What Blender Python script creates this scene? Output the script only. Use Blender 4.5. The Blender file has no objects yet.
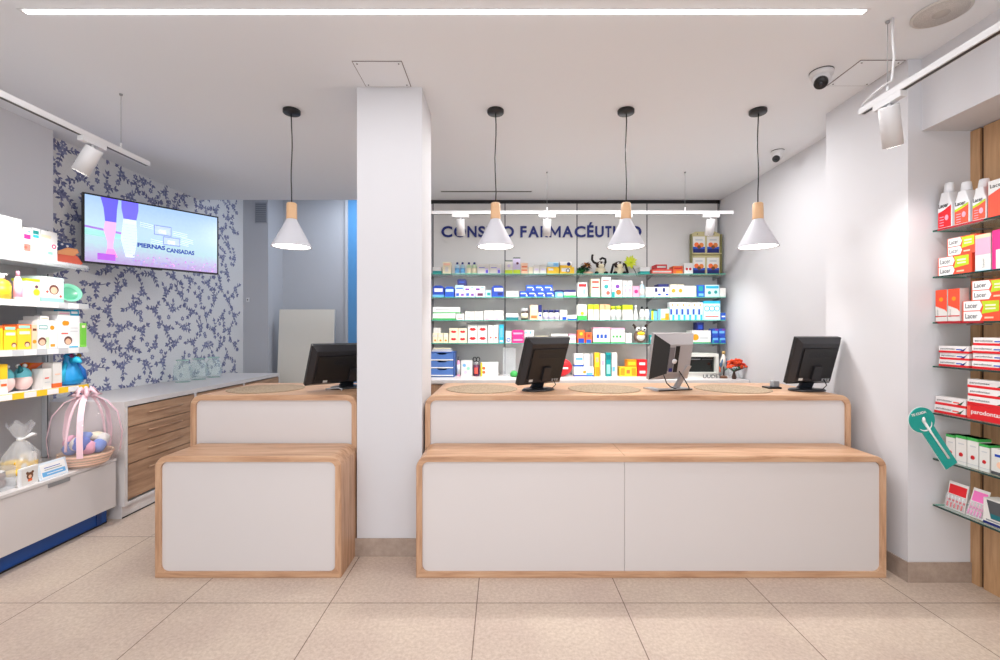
import bpy, math, random
from mathutils import Vector, Matrix, Euler
random.seed(7)
F=455.0; CX=502.0; CY=331.0; H=1.483
sc=bpy.context.scene; COL=sc.collection
PI=math.pi; R=math.radians
def XW(px,d): return (px-CX)*d/F          # world X of a picture column at depth d
def ZW(py,d): return H-(py-CY)*d/F
# ---------------------------------------------------------------- materials
def lin(c):
    c=c/255.0
    return c/12.92 if c<=.04045 else ((c+.055)/1.055)**2.4
def rgb(c): return (lin(c[0]),lin(c[1]),lin(c[2]),1)
_m={}
def mat(c,rough=.5,metal=0,emit=0,alpha=1,trans=0,coat=0,name=None,spec=None):
    k=(c,rough,metal,emit,alpha,trans,coat)
    if k in _m: return _m[k]
    m=bpy.data.materials.new(name or 'mat'); m.use_nodes=True
    b=m.node_tree.nodes['Principled BSDF']
    b.inputs['Base Color'].default_value=rgb(c); b.inputs['Roughness'].default_value=rough
    b.inputs['Metallic'].default_value=metal; b.inputs['Alpha'].default_value=alpha
    b.inputs['Transmission Weight'].default_value=trans; b.inputs['Coat Weight'].default_value=coat
    if emit: b.inputs['Emission Color'].default_value=rgb(c); b.inputs['Emission Strength'].default_value=emit
    if trans: b.inputs['IOR'].default_value=1.45
    _m[k]=m; return m
def nd(nt,t,**kw):
    n=nt.nodes.new(t)
    for k,v in kw.items(): setattr(n,k,v)
    return n
def ramp(nt,stops):
    r=nt.nodes.new('ShaderNodeValToRGB'); e=r.color_ramp.elements
    while len(e)<len(stops): e.new(.5)
    for i,(p,c) in enumerate(stops): e[i].position=p; e[i].color=rgb(c)
    return r
_w={}
def wood(axis='x',tone=0):
    k=(axis,tone)
    if k in _w: return _w[k]
    m=bpy.data.materials.new('oak'); m.use_nodes=True; nt=m.node_tree; b=nt.nodes['Principled BSDF']
    tc=nd(nt,'ShaderNodeTexCoord'); mp=nd(nt,'ShaderNodeMapping')
    s={'x':(1.2,14,14),'y':(14,1.2,14),'z':(14,14,1.2)}[axis]; mp.inputs['Scale'].default_value=s
    nt.links.new(tc.outputs['Object'],mp.inputs['Vector'])
    n=nd(nt,'ShaderNodeTexNoise'); n.inputs['Scale'].default_value=2.2; n.inputs['Detail'].default_value=8; n.inputs['Roughness'].default_value=.62; n.inputs['Distortion'].default_value=.5
    nt.links.new(mp.outputs[0],n.inputs['Vector'])
    if tone==0: st=[(.28,(164,122,92)),(.5,(203,161,128)),(.72,(218,183,151))]
    elif tone==1: st=[(.25,(136,104,80)),(.5,(174,138,110)),(.75,(200,166,136))]
    else: st=[(.25,(172,130,92)),(.5,(202,160,118)),(.75,(216,176,134))]
    r=ramp(nt,st); nt.links.new(n.outputs['Fac'],r.inputs[0])
    n2=nd(nt,'ShaderNodeTexNoise'); n2.inputs['Scale'].default_value=1.1
    nt.links.new(tc.outputs['Object'],n2.inputs['Vector'])
    mx=nd(nt,'ShaderNodeMix',data_type='RGBA',blend_type='MULTIPLY'); mx.inputs[0].default_value=.3
    r2=ramp(nt,[(.35,(215,205,195)),(.65,(255,255,255))]); nt.links.new(n2.outputs['Fac'],r2.inputs[0])
    nt.links.new(r.outputs[0],mx.inputs[6]); nt.links.new(r2.outputs[0],mx.inputs[7])
    nt.links.new(mx.outputs[2],b.inputs['Base Color']); b.inputs['Roughness'].default_value=.42
    bp=nd(nt,'ShaderNodeBump'); bp.inputs['Strength'].default_value=.08; nt.links.new(n.outputs['Fac'],bp.inputs['Height']); nt.links.new(bp.outputs[0],b.inputs['Normal'])
    _w[k]=m; return m
def speckle(name,c1,c2,scale,rough=.6,bump=.05,c3=None):
    m=bpy.data.materials.new(name); m.use_nodes=True; nt=m.node_tree; b=nt.nodes['Principled BSDF']
    tc=nd(nt,'ShaderNodeTexCoord'); n=nd(nt,'ShaderNodeTexNoise'); n.inputs['Scale'].default_value=scale; n.inputs['Detail'].default_value=6; n.inputs['Roughness'].default_value=.7
    nt.links.new(tc.outputs['Object'],n.inputs['Vector'])
    r=ramp(nt,[(.35,c1),(.65,c2)]); nt.links.new(n.outputs['Fac'],r.inputs[0])
    nt.links.new(r.outputs[0],b.inputs['Base Color']); b.inputs['Roughness'].default_value=rough
    bp=nd(nt,'ShaderNodeBump'); bp.inputs['Strength'].default_value=bump; nt.links.new(n.outputs['Fac'],bp.inputs['Height']); nt.links.new(bp.outputs[0],b.inputs['Normal'])
    return m
def floor_mat():
    m=bpy.data.materials.new('stone_tiles'); m.use_nodes=True; nt=m.node_tree; b=nt.nodes['Principled BSDF']
    tc=nd(nt,'ShaderNodeTexCoord'); mp=nd(nt,'ShaderNodeMapping'); nt.links.new(tc.outputs['Object'],mp.inputs['Vector'])
    mp.inputs['Location'].default_value=(.1368,-2.481+.8*4,0)
    br=nd(nt,'ShaderNodeTexBrick'); br.offset=0; br.squash=1
    br.inputs['Scale'].default_value=1; br.inputs['Brick Width'].default_value=.8; br.inputs['Row Height'].default_value=.8
    br.inputs['Mortar Size'].default_value=.0028; br.inputs['Mortar Smooth'].default_value=.1; br.inputs['Bias'].default_value=0
    br.inputs['Color1'].default_value=rgb((212,196,182)); br.inputs['Color2'].default_value=rgb((216,199,186)); br.inputs['Mortar'].default_value=rgb((130,110,96))
    nt.links.new(mp.outputs[0],br.inputs['Vector'])
    n=nd(nt,'ShaderNodeTexNoise'); n.inputs['Scale'].default_value=55; n.inputs['Detail'].default_value=7; n.inputs['Roughness'].default_value=.75
    n3=nd(nt,'ShaderNodeTexNoise'); n3.inputs['Scale'].default_value=2.5; n3.inputs['Detail'].default_value=3
    for q in (n,n3): nt.links.new(tc.outputs['Object'],q.inputs['Vector'])
    r=ramp(nt,[(.38,(222,215,208)),(.62,(255,255,255))]); nt.links.new(n.outputs['Fac'],r.inputs[0])
    r3=ramp(nt,[(.35,(240,236,236)),(.65,(255,255,252))]); nt.links.new(n3.outputs['Fac'],r3.inputs[0])
    mx=nd(nt,'ShaderNodeMix',data_type='RGBA',blend_type='MULTIPLY'); mx.inputs[0].default_value=.8
    mx2=nd(nt,'ShaderNodeMix',data_type='RGBA',blend_type='MULTIPLY'); mx2.inputs[0].default_value=.8
    nt.links.new(br.outputs['Color'],mx.inputs[6]); nt.links.new(r.outputs[0],mx.inputs[7])
    nt.links.new(mx.outputs[2],mx2.inputs[6]); nt.links.new(r3.outputs[0],mx2.inputs[7])
    nt.links.new(mx2.outputs[2],b.inputs['Base Color']); b.inputs['Roughness'].default_value=.48
    return m
PAL=dict(white=(242,242,242),offw=(228,226,222),grey=(150,152,155),lgrey=(200,202,205),dgrey=(80,82,86),black=(22,22,24),navy=(22,34,110),
 blue=(30,84,190),royal=(28,70,180),sky=(110,180,232),cyan=(40,180,222),pale=(190,222,240),teal=(16,150,150),dteal=(10,110,120),mint=(150,220,195),green=(60,170,80),
 dgreen=(20,80,50),lime=(188,212,30),palegreen=(205,228,190),yellow=(250,205,40),amber=(240,150,20),orange=(240,110,50),peach=(250,205,175),coral=(238,90,75),
 red=(212,25,35),dred=(160,20,35),pink=(240,170,195),hot=(225,40,130),lilac=(215,205,235),purple=(120,60,160),brown=(110,70,45),dbrown=(60,38,28),tan=(205,180,140),cream=(245,235,205),skin=(240,195,165),plum=(95,30,70),vio=(105,90,225))
def M(c,**k):
    if not isinstance(c,(str,tuple)): return c
    k.setdefault('rough',.45); return mat(PAL[c] if isinstance(c,str) else c,**k)
WHITE=mat((215,215,219),rough=.75,name='white_wall_paint'); CEIL=mat((232,234,238),rough=.85,name='ceiling_paint')
GLASS=mat((190,225,215),rough=.05,alpha=.28,name='shelf_glass'); GEDGE=mat((80,185,165),rough=.15,alpha=.85,name='glass_edge')
LAC=mat((216,211,210),rough=.35,name='white_laminate'); PWHITE=mat((222,222,224),rough=.4,name='white_metal')
BLK=mat((20,20,22),rough=.4,name='black_plastic'); BLK2=mat((34,34,38),rough=.3,name='dark_plastic')
CLEAR=mat((235,240,245),rough=.08,alpha=.22,name='clear_film'); JAR=mat((215,236,232),rough=.03,alpha=.3,name='jar_glass')
# ---------------------------------------------------------------- mesh builder
_t={}
def text_mesh(s,ext=0,off=0):
    k=(s,ext,off)
    if k in _t: return _t[k]
    cu=bpy.data.curves.new('t','FONT'); cu.body=s; cu.size=1; cu.resolution_u=4; cu.extrude=ext; cu.offset=off; cu.align_x='LEFT'
    o=bpy.data.objects.new('t',cu); COL.objects.link(o)
    dg=bpy.context.evaluated_depsgraph_get(); me=bpy.data.meshes.new_from_object(o.evaluated_get(dg))
    v=[tuple(x.co) for x in me.vertices]; f=[tuple(p.vertices) for p in me.polygons]
    bpy.data.objects.remove(o); bpy.data.meshes.remove(me); bpy.data.curves.remove(cu)
    x0=min(a[0] for a in v); x1=max(a[0] for a in v); y0=min(a[1] for a in v); y1=max(a[1] for a in v)
    _t[k]=([(a[0]-x0,a[1]-y0,a[2]) for a in v],f,x1-x0,y1-y0); return _t[k]
class MB:
    def __init__(s): s.v=[]; s.f=[]; s.m=[]; s.ms=[]; s.sm=[]
    def mi(s,m):
        m=M(m)
        if m not in s.ms: s.ms.append(m)
        return s.ms.index(m)
    def add(s,vs,fs,m,smooth=False,T=None):
        n=len(s.v); i=s.mi(m)
        s.v+= [tuple(T@Vector(v)) for v in vs] if T else [tuple(v) for v in vs]
        for f in fs: s.f.append(tuple(n+a for a in f)); s.m.append(i); s.sm.append(smooth)
        return s
    def box(s,x0,x1,y0,y1,z0,z1,m,T=None):
        vs=[(x0,y0,z0),(x1,y0,z0),(x1,y1,z0),(x0,y1,z0),(x0,y0,z1),(x1,y0,z1),(x1,y1,z1),(x0,y1,z1)]
        return s.add(vs,[(0,3,2,1),(4,5,6,7),(0,1,5,4),(1,2,6,5),(2,3,7,6),(3,0,4,7)],m,T=T)
    def lathe(s,prof,m,c=(0,0,0),seg=20,T=None,sx=1,sy=1,smooth=True,a0=0,closed=True):
        vs=[];fs=[]
        for r,z in prof:
            for k in range(seg):
                a=2*PI*k/seg+a0; vs.append((c[0]+r*math.cos(a)*sx,c[1]+r*math.sin(a)*sy,c[2]+z))
        for i in range(len(prof)-1):
            for k in range(seg):
                k2=(k+1)%seg; fs.append((i*seg+k,i*seg+k2,(i+1)*seg+k2,(i+1)*seg+k))
        if closed:
            fs.append(tuple(reversed(range(seg)))); L=(len(prof)-1)*seg; fs.append(tuple(L+k for k in range(seg)))
        return s.add(vs,fs,m,smooth,T)
    def tube(s,pts,r,m,seg=8,T=None):
        pts=[Vector(p) for p in pts]; rs=r if isinstance(r,(list,tuple)) else [r]*len(pts)
        vs=[];fs=[]; up=None
        for i,p in enumerate(pts):
            d=(pts[min(i+1,len(pts)-1)]-pts[max(i-1,0)]).normalized()
            if up is None: up=d.orthogonal().normalized()
            else:
                up=(up-d*up.dot(d)); up=up.normalized() if up.length>1e-6 else d.orthogonal().normalized()
            w=d.cross(up)
            for k in range(seg):
                a=2*PI*k/seg; vs.append(tuple(p+(up*math.cos(a)+w*math.sin(a))*rs[i]))
        for i in range(len(pts)-1):
            for k in range(seg):
                k2=(k+1)%seg; fs.append((i*seg+k,i*seg+k2,(i+1)*seg+k2,(i+1)*seg+k))
        fs.append(tuple(reversed(range(seg)))); L=(len(pts)-1)*seg; fs.append(tuple(L+k for k in range(seg)))
        return s.add(vs,fs,m,True,T)
    def prism(s,pts,y0,y1,m,T=None,smooth=False):   # outline in x,z extruded along y
        n=len(pts); vs=[(x,y0,z) for x,z in pts]+[(x,y1,z) for x,z in pts]
        fs=[tuple(range(n)),tuple(n+k for k in reversed(range(n)))]+[(k,n+k,n+(k+1)%n,(k+1)%n) for k in range(n)]
        return s.add(vs,fs,m,smooth,T)
    def blob(s,c,r,m,seg=14,rings=9,T=None,wob=0):
        rx,ry,rz=r if isinstance(r,(tuple,list)) else (r,r,r)
        vs=[(c[0],c[1],c[2]-rz)];fs=[]
        for i in range(1,rings):
            t=PI*i/rings
            for k in range(seg):
                a=2*PI*k/seg; q=1+wob*math.sin(3*a+i)*math.sin(t)
                vs.append((c[0]+rx*q*math.sin(t)*math.cos(a),c[1]+ry*q*math.sin(t)*math.sin(a),c[2]-rz*math.cos(t)))
        vs.append((c[0],c[1],c[2]+rz)); L=len(vs)-1
        for k in range(seg): fs.append((0,1+(k+1)%seg,1+k)); b=1+(rings-2)*seg; fs.append((L,b+k,b+(k+1)%seg))
        for i in range(rings-2):
            for k in range(seg):
                a=1+i*seg; fs.append((a+k,a+(k+1)%seg,a+seg+(k+1)%seg,a+seg+k))
        return s.add(vs,fs,m,True,T)
    def text(s,st,x,z,h,m,y=0,w=None,ext=0,off=0,T=None,center=False,vert=False):
        v,f,W,HH=text_mesh(st,ext,off); k=h/HH; kx=k if w is None else w/W
        ox=-W*kx/2 if center else 0
        q=[(x+ox+a[0]*kx,y-a[2]*k,z+a[1]*k) for a in v]
        if vert: q=[(x-a[1]*k,y-a[2]*k,z+a[0]*kx) for a in v]
        return s.add(q,[tuple(a) for a in f],m,T=T)
    def build(s,name,parent=None,loc=(0,0,0),rz=0,origin=None,smooth_all=False):
        me=bpy.data.meshes.new(name); vs=s.v
        if origin is not None: vs=[(a-origin[0],b-origin[1],c-origin[2]) for a,b,c in vs]; loc=origin
        me.from_pydata(vs,[],s.f); 
        for m in s.ms: me.materials.append(m)
        me.polygons.foreach_set('material_index',s.m); me.polygons.foreach_set('use_smooth',s.sm); me.update()
        o=bpy.data.objects.new(name,me); COL.objects.link(o); o.location=loc; o.rotation_euler=(0,0,rz)
        if parent: o.parent=parent
        return o
def empty(name,loc=(0,0,0),rz=0):
    o=bpy.data.objects.new(name,None); COL.objects.link(o); o.location=loc; o.rotation_euler=(0,0,rz); o.empty_display_size=.05; return o
def tag(o,label,cat,group=None):
    o['label']=label; o['category']=cat
    if group: o['group']=group
    return o
def struct(o): o['kind']='structure'; return o
def bevel(o,w=.003,seg=2):
    b=o.modifiers.new('bevel','BEVEL'); b.width=w; b.segments=seg; b.limit_method='ANGLE'; b.angle_limit=R(40); return o
def copy_tree(o,parent=None):
    c=o.copy(); COL.objects.link(c)
    if parent: c.parent=parent
    for ch in list(o.children): copy_tree(ch,c)
    return c
ORD=['leftmost','second','third','fourth','fifth','sixth','seventh','eighth','ninth','tenth']
def TZ(loc,rz=0,rx=0,ry=0): return Matrix.Translation(loc)@Euler((rx,ry,rz)).to_matrix().to_4x4()
# ================================================================ ROOM SHELL
CZ=H+1.607; YB=5.58; YF=-3.2
struct(MB().box(-5,4,YF-.3,8,-.1,0,floor_mat()).build('floor'))
struct(MB().box(-3.9,2.9,YF,YB,CZ,CZ+.2,CEIL).box(-3.9,2.9,YB-.05,YB,CZ+.2,3.75,CEIL).build('ceiling'))
REAR=mat((190,192,198),rough=.8,name='rear_room_paint')
struct(MB().box(-3.9,2.9,YB,7.4,3.7,3.8,REAR).build('ceiling_rear'))
# wallpapered wall: toile sprigs are thin printed shapes in the same mesh
wl=MB(); NP=[0]; WP=speckle('wallpaper_ground',(222,222,223),(232,232,233),90,rough=.7,bump=.03)
wl.box(-3.9,-3.71,YF,6.52,0,3.75,WP)
inks=[mat((114,118,156),rough=.7),mat((142,146,178),rough=.7),mat((94,99,138),rough=.7)]
def sprig(cy,cz,s,rot):
    def pt(u,v,b=0):
        XP=-3.7097+.00002*NP[0]; c,sn=math.cos(rot),math.sin(rot); return (XP,cy+(u*c-v*sn)*s,cz+(u*sn+v*c)*s)
    def leaf(u,v,a,l,w,m):
        NP[0]=(NP[0]+1)%90
        q=[(0,0),(.3,.5),(.65,.42),(1,0),(.65,-.42),(.3,-.5)]; ca,sa=math.cos(a),math.sin(a)
        wl.add([pt(u+(x*l)*ca-(y*w)*sa,v+(x*l)*sa+(y*w)*ca) for x,y in q],[(0,1,2,3,4,5)],m)
    def branch(u,v,a,n,k):
        for i in range(n):
            a+=k; u2=u+.07*math.cos(a); v2=v+.07*math.sin(a)
            du,dv=-math.sin(a)*.006,math.cos(a)*.006
            wl.add([pt(u-du,v-dv),pt(u2-du,v2-dv),pt(u2+du,v2+dv),pt(u+du,v+dv)],[(0,1,2,3)],inks[2])
            for sg in (-1,1):
                if random.random()<.85: leaf(u2,v2,a+sg*random.uniform(.6,1.1),random.uniform(.06,.10),random.uniform(.028,.042),random.choice(inks))
            u,v=u2,v2
        leaf(u,v,a,.1,.05,inks[0])
    for j in range(3): branch(0,0,rot*0+j*2.1+random.uniform(-.4,.4),random.randint(2,3),random.uniform(-.45,.45))
    for (fu,fv,fr) in ((0,0,.075),(.16,.12,.05)):
        for k in range(6): leaf(fu,fv,k*PI/3+.3,fr*1.2,fr*.8,inks[k%2])
        leaf(fu-.012,fv,0,.024,.03,WP)
row=0; z=.75
while z<3.75:
    y=3.55+(row%2)*.145
    while y<6.42:
        sprig(min(max(y+random.uniform(-.03,.03),3.75),6.33),z+random.uniform(-.03,.03),.54,random.choice([0,1.1,2.3,3.6,4.9])+random.uniform(-.2,.2)); y+=.29
    z+=.19; row+=1
wlo=wl.build('wall_left'); struct(wlo)
struct(MB().box(-3.71,-3.6,-1.0,3.65,2.27,CZ,WHITE).box(-3.71,-3.62,-1.0,3.57,0,.93,WHITE).box(-3.71,-3.62,-1.0,3.65,.93,2.27,WHITE).build('wall_left_pier'))
# right wall: niche, pier, then stepping back
wr=MB(); wr.box(2.79,2.95,YF,2.69,0,CZ,WHITE); wr.box(2.40,2.95,2.69,3.37,0,CZ,WHITE); wr.box(2.68,2.95,3.37,YB+.1,0,CZ,WHITE)
wr.box(2.48,2.79,YF,2.69,2.665,CZ,WHITE); struct(wr.build('wall_right'))
struct(MB().box(-.95,2.95,YB+.04,YB+.2,0,3.7,WHITE).build('wall_back'))
struct(MB().box(-3.9,-3.35,6.52,7.05,0,3.75,REAR).box(-3.9,-.8,6.95,7.1,0,3.75,REAR).box(-.95,-.8,YB+.2,6.95,0,3.75,REAR).build('wall_rear'))
struct(MB().box(-3.9,2.95,YF-.15,YF,2.5,CZ,WHITE).box(-3.9,-3.3,YF-.15,YF,0,2.5,WHITE).box(2.4,2.95,YF-.15,YF,0,2.5,WHITE).build('wall_front'))
wf=MB()
for x in (-3.3,-1.42,.48,2.34): wf.box(x,x+.06,YF-.1,YF-.02,0,2.5,PWHITE)
wf.box(-3.3,2.4,YF-.1,YF-.02,2.44,2.5,PWHITE); wf.box(-3.3,2.4,YF-.1,YF-.02,0,.08,PWHITE)
wf.box(-3.24,2.34,YF-.065,YF-.055,.08,2.44,mat((230,240,240),rough=.02,alpha=.08))
struct(wf.build('window_1'))
# column + baseboards
struct(MB().box(-.956,-.527,3.0,3.38,0,CZ,WHITE).build('wall_column'))
STONE=speckle('skirting_stone',(158,140,127),(178,160,147),14,rough=.5)
sb=MB(); sb.box(-.966+.0,-.52,2.99,3.0,0,.118,STONE); sb.box(-.527,-.517,3.0,3.38,0,.118,STONE); struct(sb.build('baseboard_column'))
sb=MB(); sb.box(2.39,2.767,2.68,2.69,0,.118,STONE); sb.box(2.39,2.40,2.69,3.37,0,.118,STONE); sb.box(2.40,2.67,3.37,3.38,0,.118,STONE); sb.box(2.67,2.68,3.38,YB,0,.118,STONE); struct(sb.build('baseboard_right'))
# rear room bluish light, painted as a blue panel; vent + leaning board
dr=MB(); dr.box(-2.34,-1.55,6.92,6.95,0,3.6,mat((86,150,205),rough=.4)); dr.box(-2.38,-2.34,6.90,6.95,0,3.64,REAR); dr.box(-2.38,-1.5,6.90,6.95,3.6,3.64,REAR); struct(dr.build('blue_light_panel_1'))
v=MB(); VG=mat((160,164,172),rough=.6); v.box(-3.53,-3.36,6.505,6.52,3.03,3.32,VG)
for k in range(9): v.box(-3.52,-3.37,6.498,6.506,3.045+k*.03,3.06+k*.03,mat((130,134,142),rough=.6))
tag(v.build('air_vent',origin=(-3.445,6.51,3.03)),'small grey air vent high on the rear wall beside the wallpaper','vent')
b=MB(); b.box(-.4,.4,-.02,.02,0,1.80,mat((226,222,212),rough=.5),T=TZ((-2.83,6.5,0),0,R(-4)))
tag(b.build('leaning_board',origin=(-2.83,6.5,0)),'plain pale grey board leaning upright behind the small counter','board')
s=MB(); s.box(-.02,.02,-.01,0,-.03,.03,PWHITE); s.box(-.006,.006,-.014,-.01,-.01,.01,BLK)
tag(s.build('light_switch',loc=(-3.64,6.52,1.93)),'tiny white switch on the wall past the wallpaper edge','switch')
# ceiling hatches
def hatch(x0,x1,y0,y1,lab):
    h=MB(); g=mat((120,110,108),rough=.8); z=CZ-.004
    h.box(x0,x1,y0,y1,z,CZ-.0005,CEIL)
    for a in ((x0-.004,x1+.004,y0-.004,y0),(x0-.004,x1+.004,y1,y1+.004),(x0-.004,x0,y0,y1),(x1,x1+.004,y0,y1)): h.box(*a,z+.001,CZ-.0005,g)
    r=h.build('ceiling_hatch',origin=((x0+x1)/2,(y0+y1)/2,CZ))
    for x in (x0+.02,x1-.02):
        for y in (y0+.02,y1-.02): MB().lathe([(.0045,0),(.0045,.003)],M('dgrey'),seg=10).build('screw',r,loc=(x-(x0+x1)/2,y-(y0+y1)/2,-.0065))
    tag(r,lab,'ceiling hatch','screwed access hatches in the ceiling')
hatch(-.89,-.60,2.71,2.985,'square white ceiling hatch directly in front of the column')
hatch(2.13,2.39,2.70,2.975,'square white ceiling hatch next to the right wall and camera')
# slot diffuser, speaker grille
s=MB(); s.box(-.71,.35,5.2,5.26,CZ-.004,CZ+.004,PWHITE); s.box(-.70,.34,5.215,5.245,CZ-.006,CZ-.003,BLK)
tag(s.build('slot_diffuser',origin=(-.18,5.23,CZ)),'long thin black slot air diffuser in the ceiling before the sign','air diffuser')
s=MB(); s.lathe([(.118,0),(.118,.006),(.11,.008)],mat((218,212,206),rough=.6),seg=40); s.lathe([(.106,-.003),(.106,.001)],speckle('grille_mesh',(182,174,168),(214,208,204),260,bump=.1),seg=40)
s.lathe([(.035,-.005),(.035,-.001)],mat((188,180,174),rough=.6),seg=24)
tag(s.build('ceiling_speaker',loc=(2.21,2.29,CZ-.0085)),'round perforated speaker grille flush in the ceiling, top right','speaker')
# dome cameras
def dome(x,y,r,rz,lab):
    t=empty('dome_camera',(x,y,CZ),rz)
    MB().lathe([(r,-.03),(r*1.05,-.012),(r,.004)],PWHITE,seg=32).build('base',t)
    MB().lathe([(r*1.0,-.006),(r*1.06,-.003),(r*1.06,0)],BLK,seg=32).build('gasket',t)
    e=MB(); e.blob((0,0,0),(r*.82,r*.82,r*.82),PWHITE,seg=24,rings=16); e.build('eyeball',t,loc=(0,0,-.05))
    l=MB(); T=TZ((0,-r*.42,-.05-r*.42),0,R(135)); l.lathe([(r*.6,-.01),(r*.62,r*.2),(r*.52,r*.4),(r*.05,r*.34)],BLK,seg=24,T=T); l.lathe([(r*.25,r*.34),(r*.2,r*.42),(.001,r*.45)],mat((40,42,50),rough=.05),seg=18,T=T); l.build('lens',t)
    tag(t,lab,'security camera','dome cameras on the ceiling')
dome(1.98,2.82,.062,R(-40),'white dome camera with black lens, the nearer, beside the ceiling hatch')
dome(2.46,4.06,.05,R(-60),'small white dome camera, the farther, near the right wall')
# linear light
st=MB(); st.prism([(-2.45,0),(1.85,0),(1.79,.001),(-2.36,.001)],0,.001,PWHITE)
l=empty('linear_light',(-.28,2.285,CZ))
MB().box(-2.14,2.12,-.018,.018,-.003,-.0005,PWHITE).build('frame',l)
MB().box(-2.115,2.1,-.0115,.0115,-.007,-.0032,mat((255,255,255),emit=8,name='led_diffuser')).build('diffuser',l)
tag(l,'long thin recessed linear light glowing across the ceiling front','ceiling light')
# ================================================================ PENDANTS
LW=mat((206,206,213),rough=.55,name='lamp_shade_white')
def pendant(x,y,lab):
    t=empty('pendant_lamp',(x,y,CZ))
    MB().lathe([(.0575,-.026),(.06,-.022),(.06,-.002),(.058,0)],BLK,seg=32).build('ceiling_canopy',t)
    n=8; pts=[(.004*math.sin(i*1.1+x),0,-.02-(.66)*i/n) for i in range(n)]+[(0,0,-.682)]
    MB().tube(pts,.0042,BLK,seg=8).build('cord',t)
    MB().lathe([(.036,-.795),(.037,-.79),(.035,-.682),(.03,-.676)],wood('z',0) if 0 else mat((222,180,138),rough=.5),seg=28).build('wooden_neck',t)
    sh=MB(); sh.lathe([(.034,-.793),(.046,-.82),(.136,-.993),(.136,-.997),(.131,-.997),(.042,-.826)],LW,seg=48,closed=False); sh.build('shade',t)
    MB().lathe([(.128,-.991),(.125,-.985),(.02,-.975)],mat((255,252,248),emit=5,name='lamp_glow'),seg=36).build('bulb_disc',t)
    tag(t,lab,'pendant lamp','cone pendant lamps over the counters')
    L=bpy.data.lights.new('pendant_bulb_light','SPOT'); L.energy=13; L.spot_size=R(120); L.spot_blend=.6; L.shadow_soft_size=.1; L.color=(1,.95,.9)
    lo=bpy.data.objects.new('pendant_bulb_light',L); COL.objects.link(lo); lo.location=(x,y,CZ-1.01)
pendant(-1.53,3.31,'white cone pendant lamp over the small counter, left of the column')
pendant(-.047,3.31,'white cone pendant lamp, the first right of the column')
pendant(.902,3.31,'white cone pendant lamp, middle of three over the long counter')
pendant(1.862,3.31,'white cone pendant lamp nearest the right wall')
# ================================================================ TRACK LIGHTS
def spot_head(x,y,z,tx,ty,tz,r,lg,lab,group,energy,face):
    """adapter on track + arm + tilted cylinder aiming at (tx,ty,tz)"""
    t=empty('track_spotlight',(x,y,z))
    if face=='y': MB().box(-.017,.017,-.085,.085,-.03,0,PWHITE).build('adapter',t)
    else: MB().box(-.085,.085,-.017,.017,-.03,0,PWHITE).build('adapter',t)
    d=Vector((tx-x,ty-y,tz-z)); d.normalize()
    MB().tube([(0,0,-.028),(0,0,-.075)],.009,PWHITE).build('arm',t)
    c=Vector((0,0,-.075)); q=d.to_track_quat('-Z','Y').to_matrix().to_4x4()
    T=Matrix.Translation(c+d*lg*.35)@q
    MB().lathe([(r*.9,-lg*.5),(r,-lg*.5),(r,lg*.5),(r*.93,lg*.52)],PWHITE,seg=28,T=T).build('lamp_cylinder',t)
    MB().lathe([(r*.86,-lg*.5-.001),(r*.86,-lg*.5+.003)],mat((255,250,240),emit=9),seg=24,T=T).build('lens',t)
    tag(t,lab,'track spotlight',group)
    L=bpy.data.lights.new('spot_light','SPOT'); L.energy=energy; L.spot_size=R(105); L.spot_blend=.8; L.shadow_soft_size=.04; L.color=(1,.97,.93)
    lo=bpy.data.objects.new('spot_light',L); COL.objects.link(lo); lo.location=Vector((x,y,z))+c+d*(lg*.9); lo.rotation_euler=d.to_track_quat('-Z','Y').to_euler()
TZ0=2.70
def track(p0,p1,horiz,wires,lab,cab=None):
    t=empty('track_rail',((p0[0]+p1[0])/2,(p0[1]+p1[1])/2,TZ0)); ox,oy=t.location.x,t.location.y
    m=MB()
    if horiz: m.box(p0[0]-ox,p1[0]-ox,-.017,.017,-.015,.018,PWHITE); m.box(p0[0]-ox+.01,p1[0]-ox-.01,-.005,.005,-.0165,-.014,BLK)
    else: m.box(-.017,.017,p0[1]-oy,p1[1]-oy,-.015,.018,PWHITE); m.box(-.009,.009,p0[1]-oy,p1[1]-oy-.01,-.0165,-.014,BLK)
    m.build('rail',t)
    for wx,wy in wires:
        MB().tube([(wx-ox,wy-oy,.03),(wx-ox,wy-oy,CZ-TZ0-.004)],.0016,M('grey')).build('suspension_wire',t)
        MB().lathe([(.007,0),(.007,.04)],PWHITE,c=(wx-ox,wy-oy,.015),seg=12).build('clip',t)
        MB().lathe([(.009,0),(.011,.01)],M('grey'),c=(wx-ox,wy-oy,CZ-TZ0-.011),seg=12).build('ceiling_fixing',t)
    if cab: MB().tube([(a-ox,b-oy,c-TZ0) for a,b,c in cab],.0055,PWHITE).build('power_cable',t)
    tag(t,lab,'track rail','suspended white track rails')
track((-2.583,-.6),(-2.583,3.32),False,[(-2.583,3.085),(-2.583,1.2)],'white track rail hanging above the left shelves')
track((2.0,-.6),(2.0,2.53),False,[(2.0,2.36),(2.0,.8)],'white track rail with power cable hanging at upper right',
      cab=[(2.005,2.335,CZ-.002),(2.0,2.33,CZ-.1),(2.012,2.335,CZ-.2),(2.005,2.34,CZ-.32),(1.985,2.36,TZ0+.06),(1.98,2.42,TZ0+.05),(1.985,2.5,TZ0+.03),(1.995,2.52,TZ0+.01)])
TZ0=2.677
track((-1.0,4.6),(2.335,4.6),True,[(.455,4.6),(1.85,4.6)],'white track rail hanging across in front of the sign')
TZ0=2.70
g='white cylinder spotlights on tracks'
spot_head(-2.583,2.87,TZ0-.0155,-3.0,2.82,1.9,.047,.17,'white cylinder spotlight on the left track beside the screen',g,110,'y')
spot_head(2.0,2.35,TZ0-.0155,2.20,2.50,2.1,.044,.2,'white cylinder spotlight on the right hand track',g,24,'y')
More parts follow.
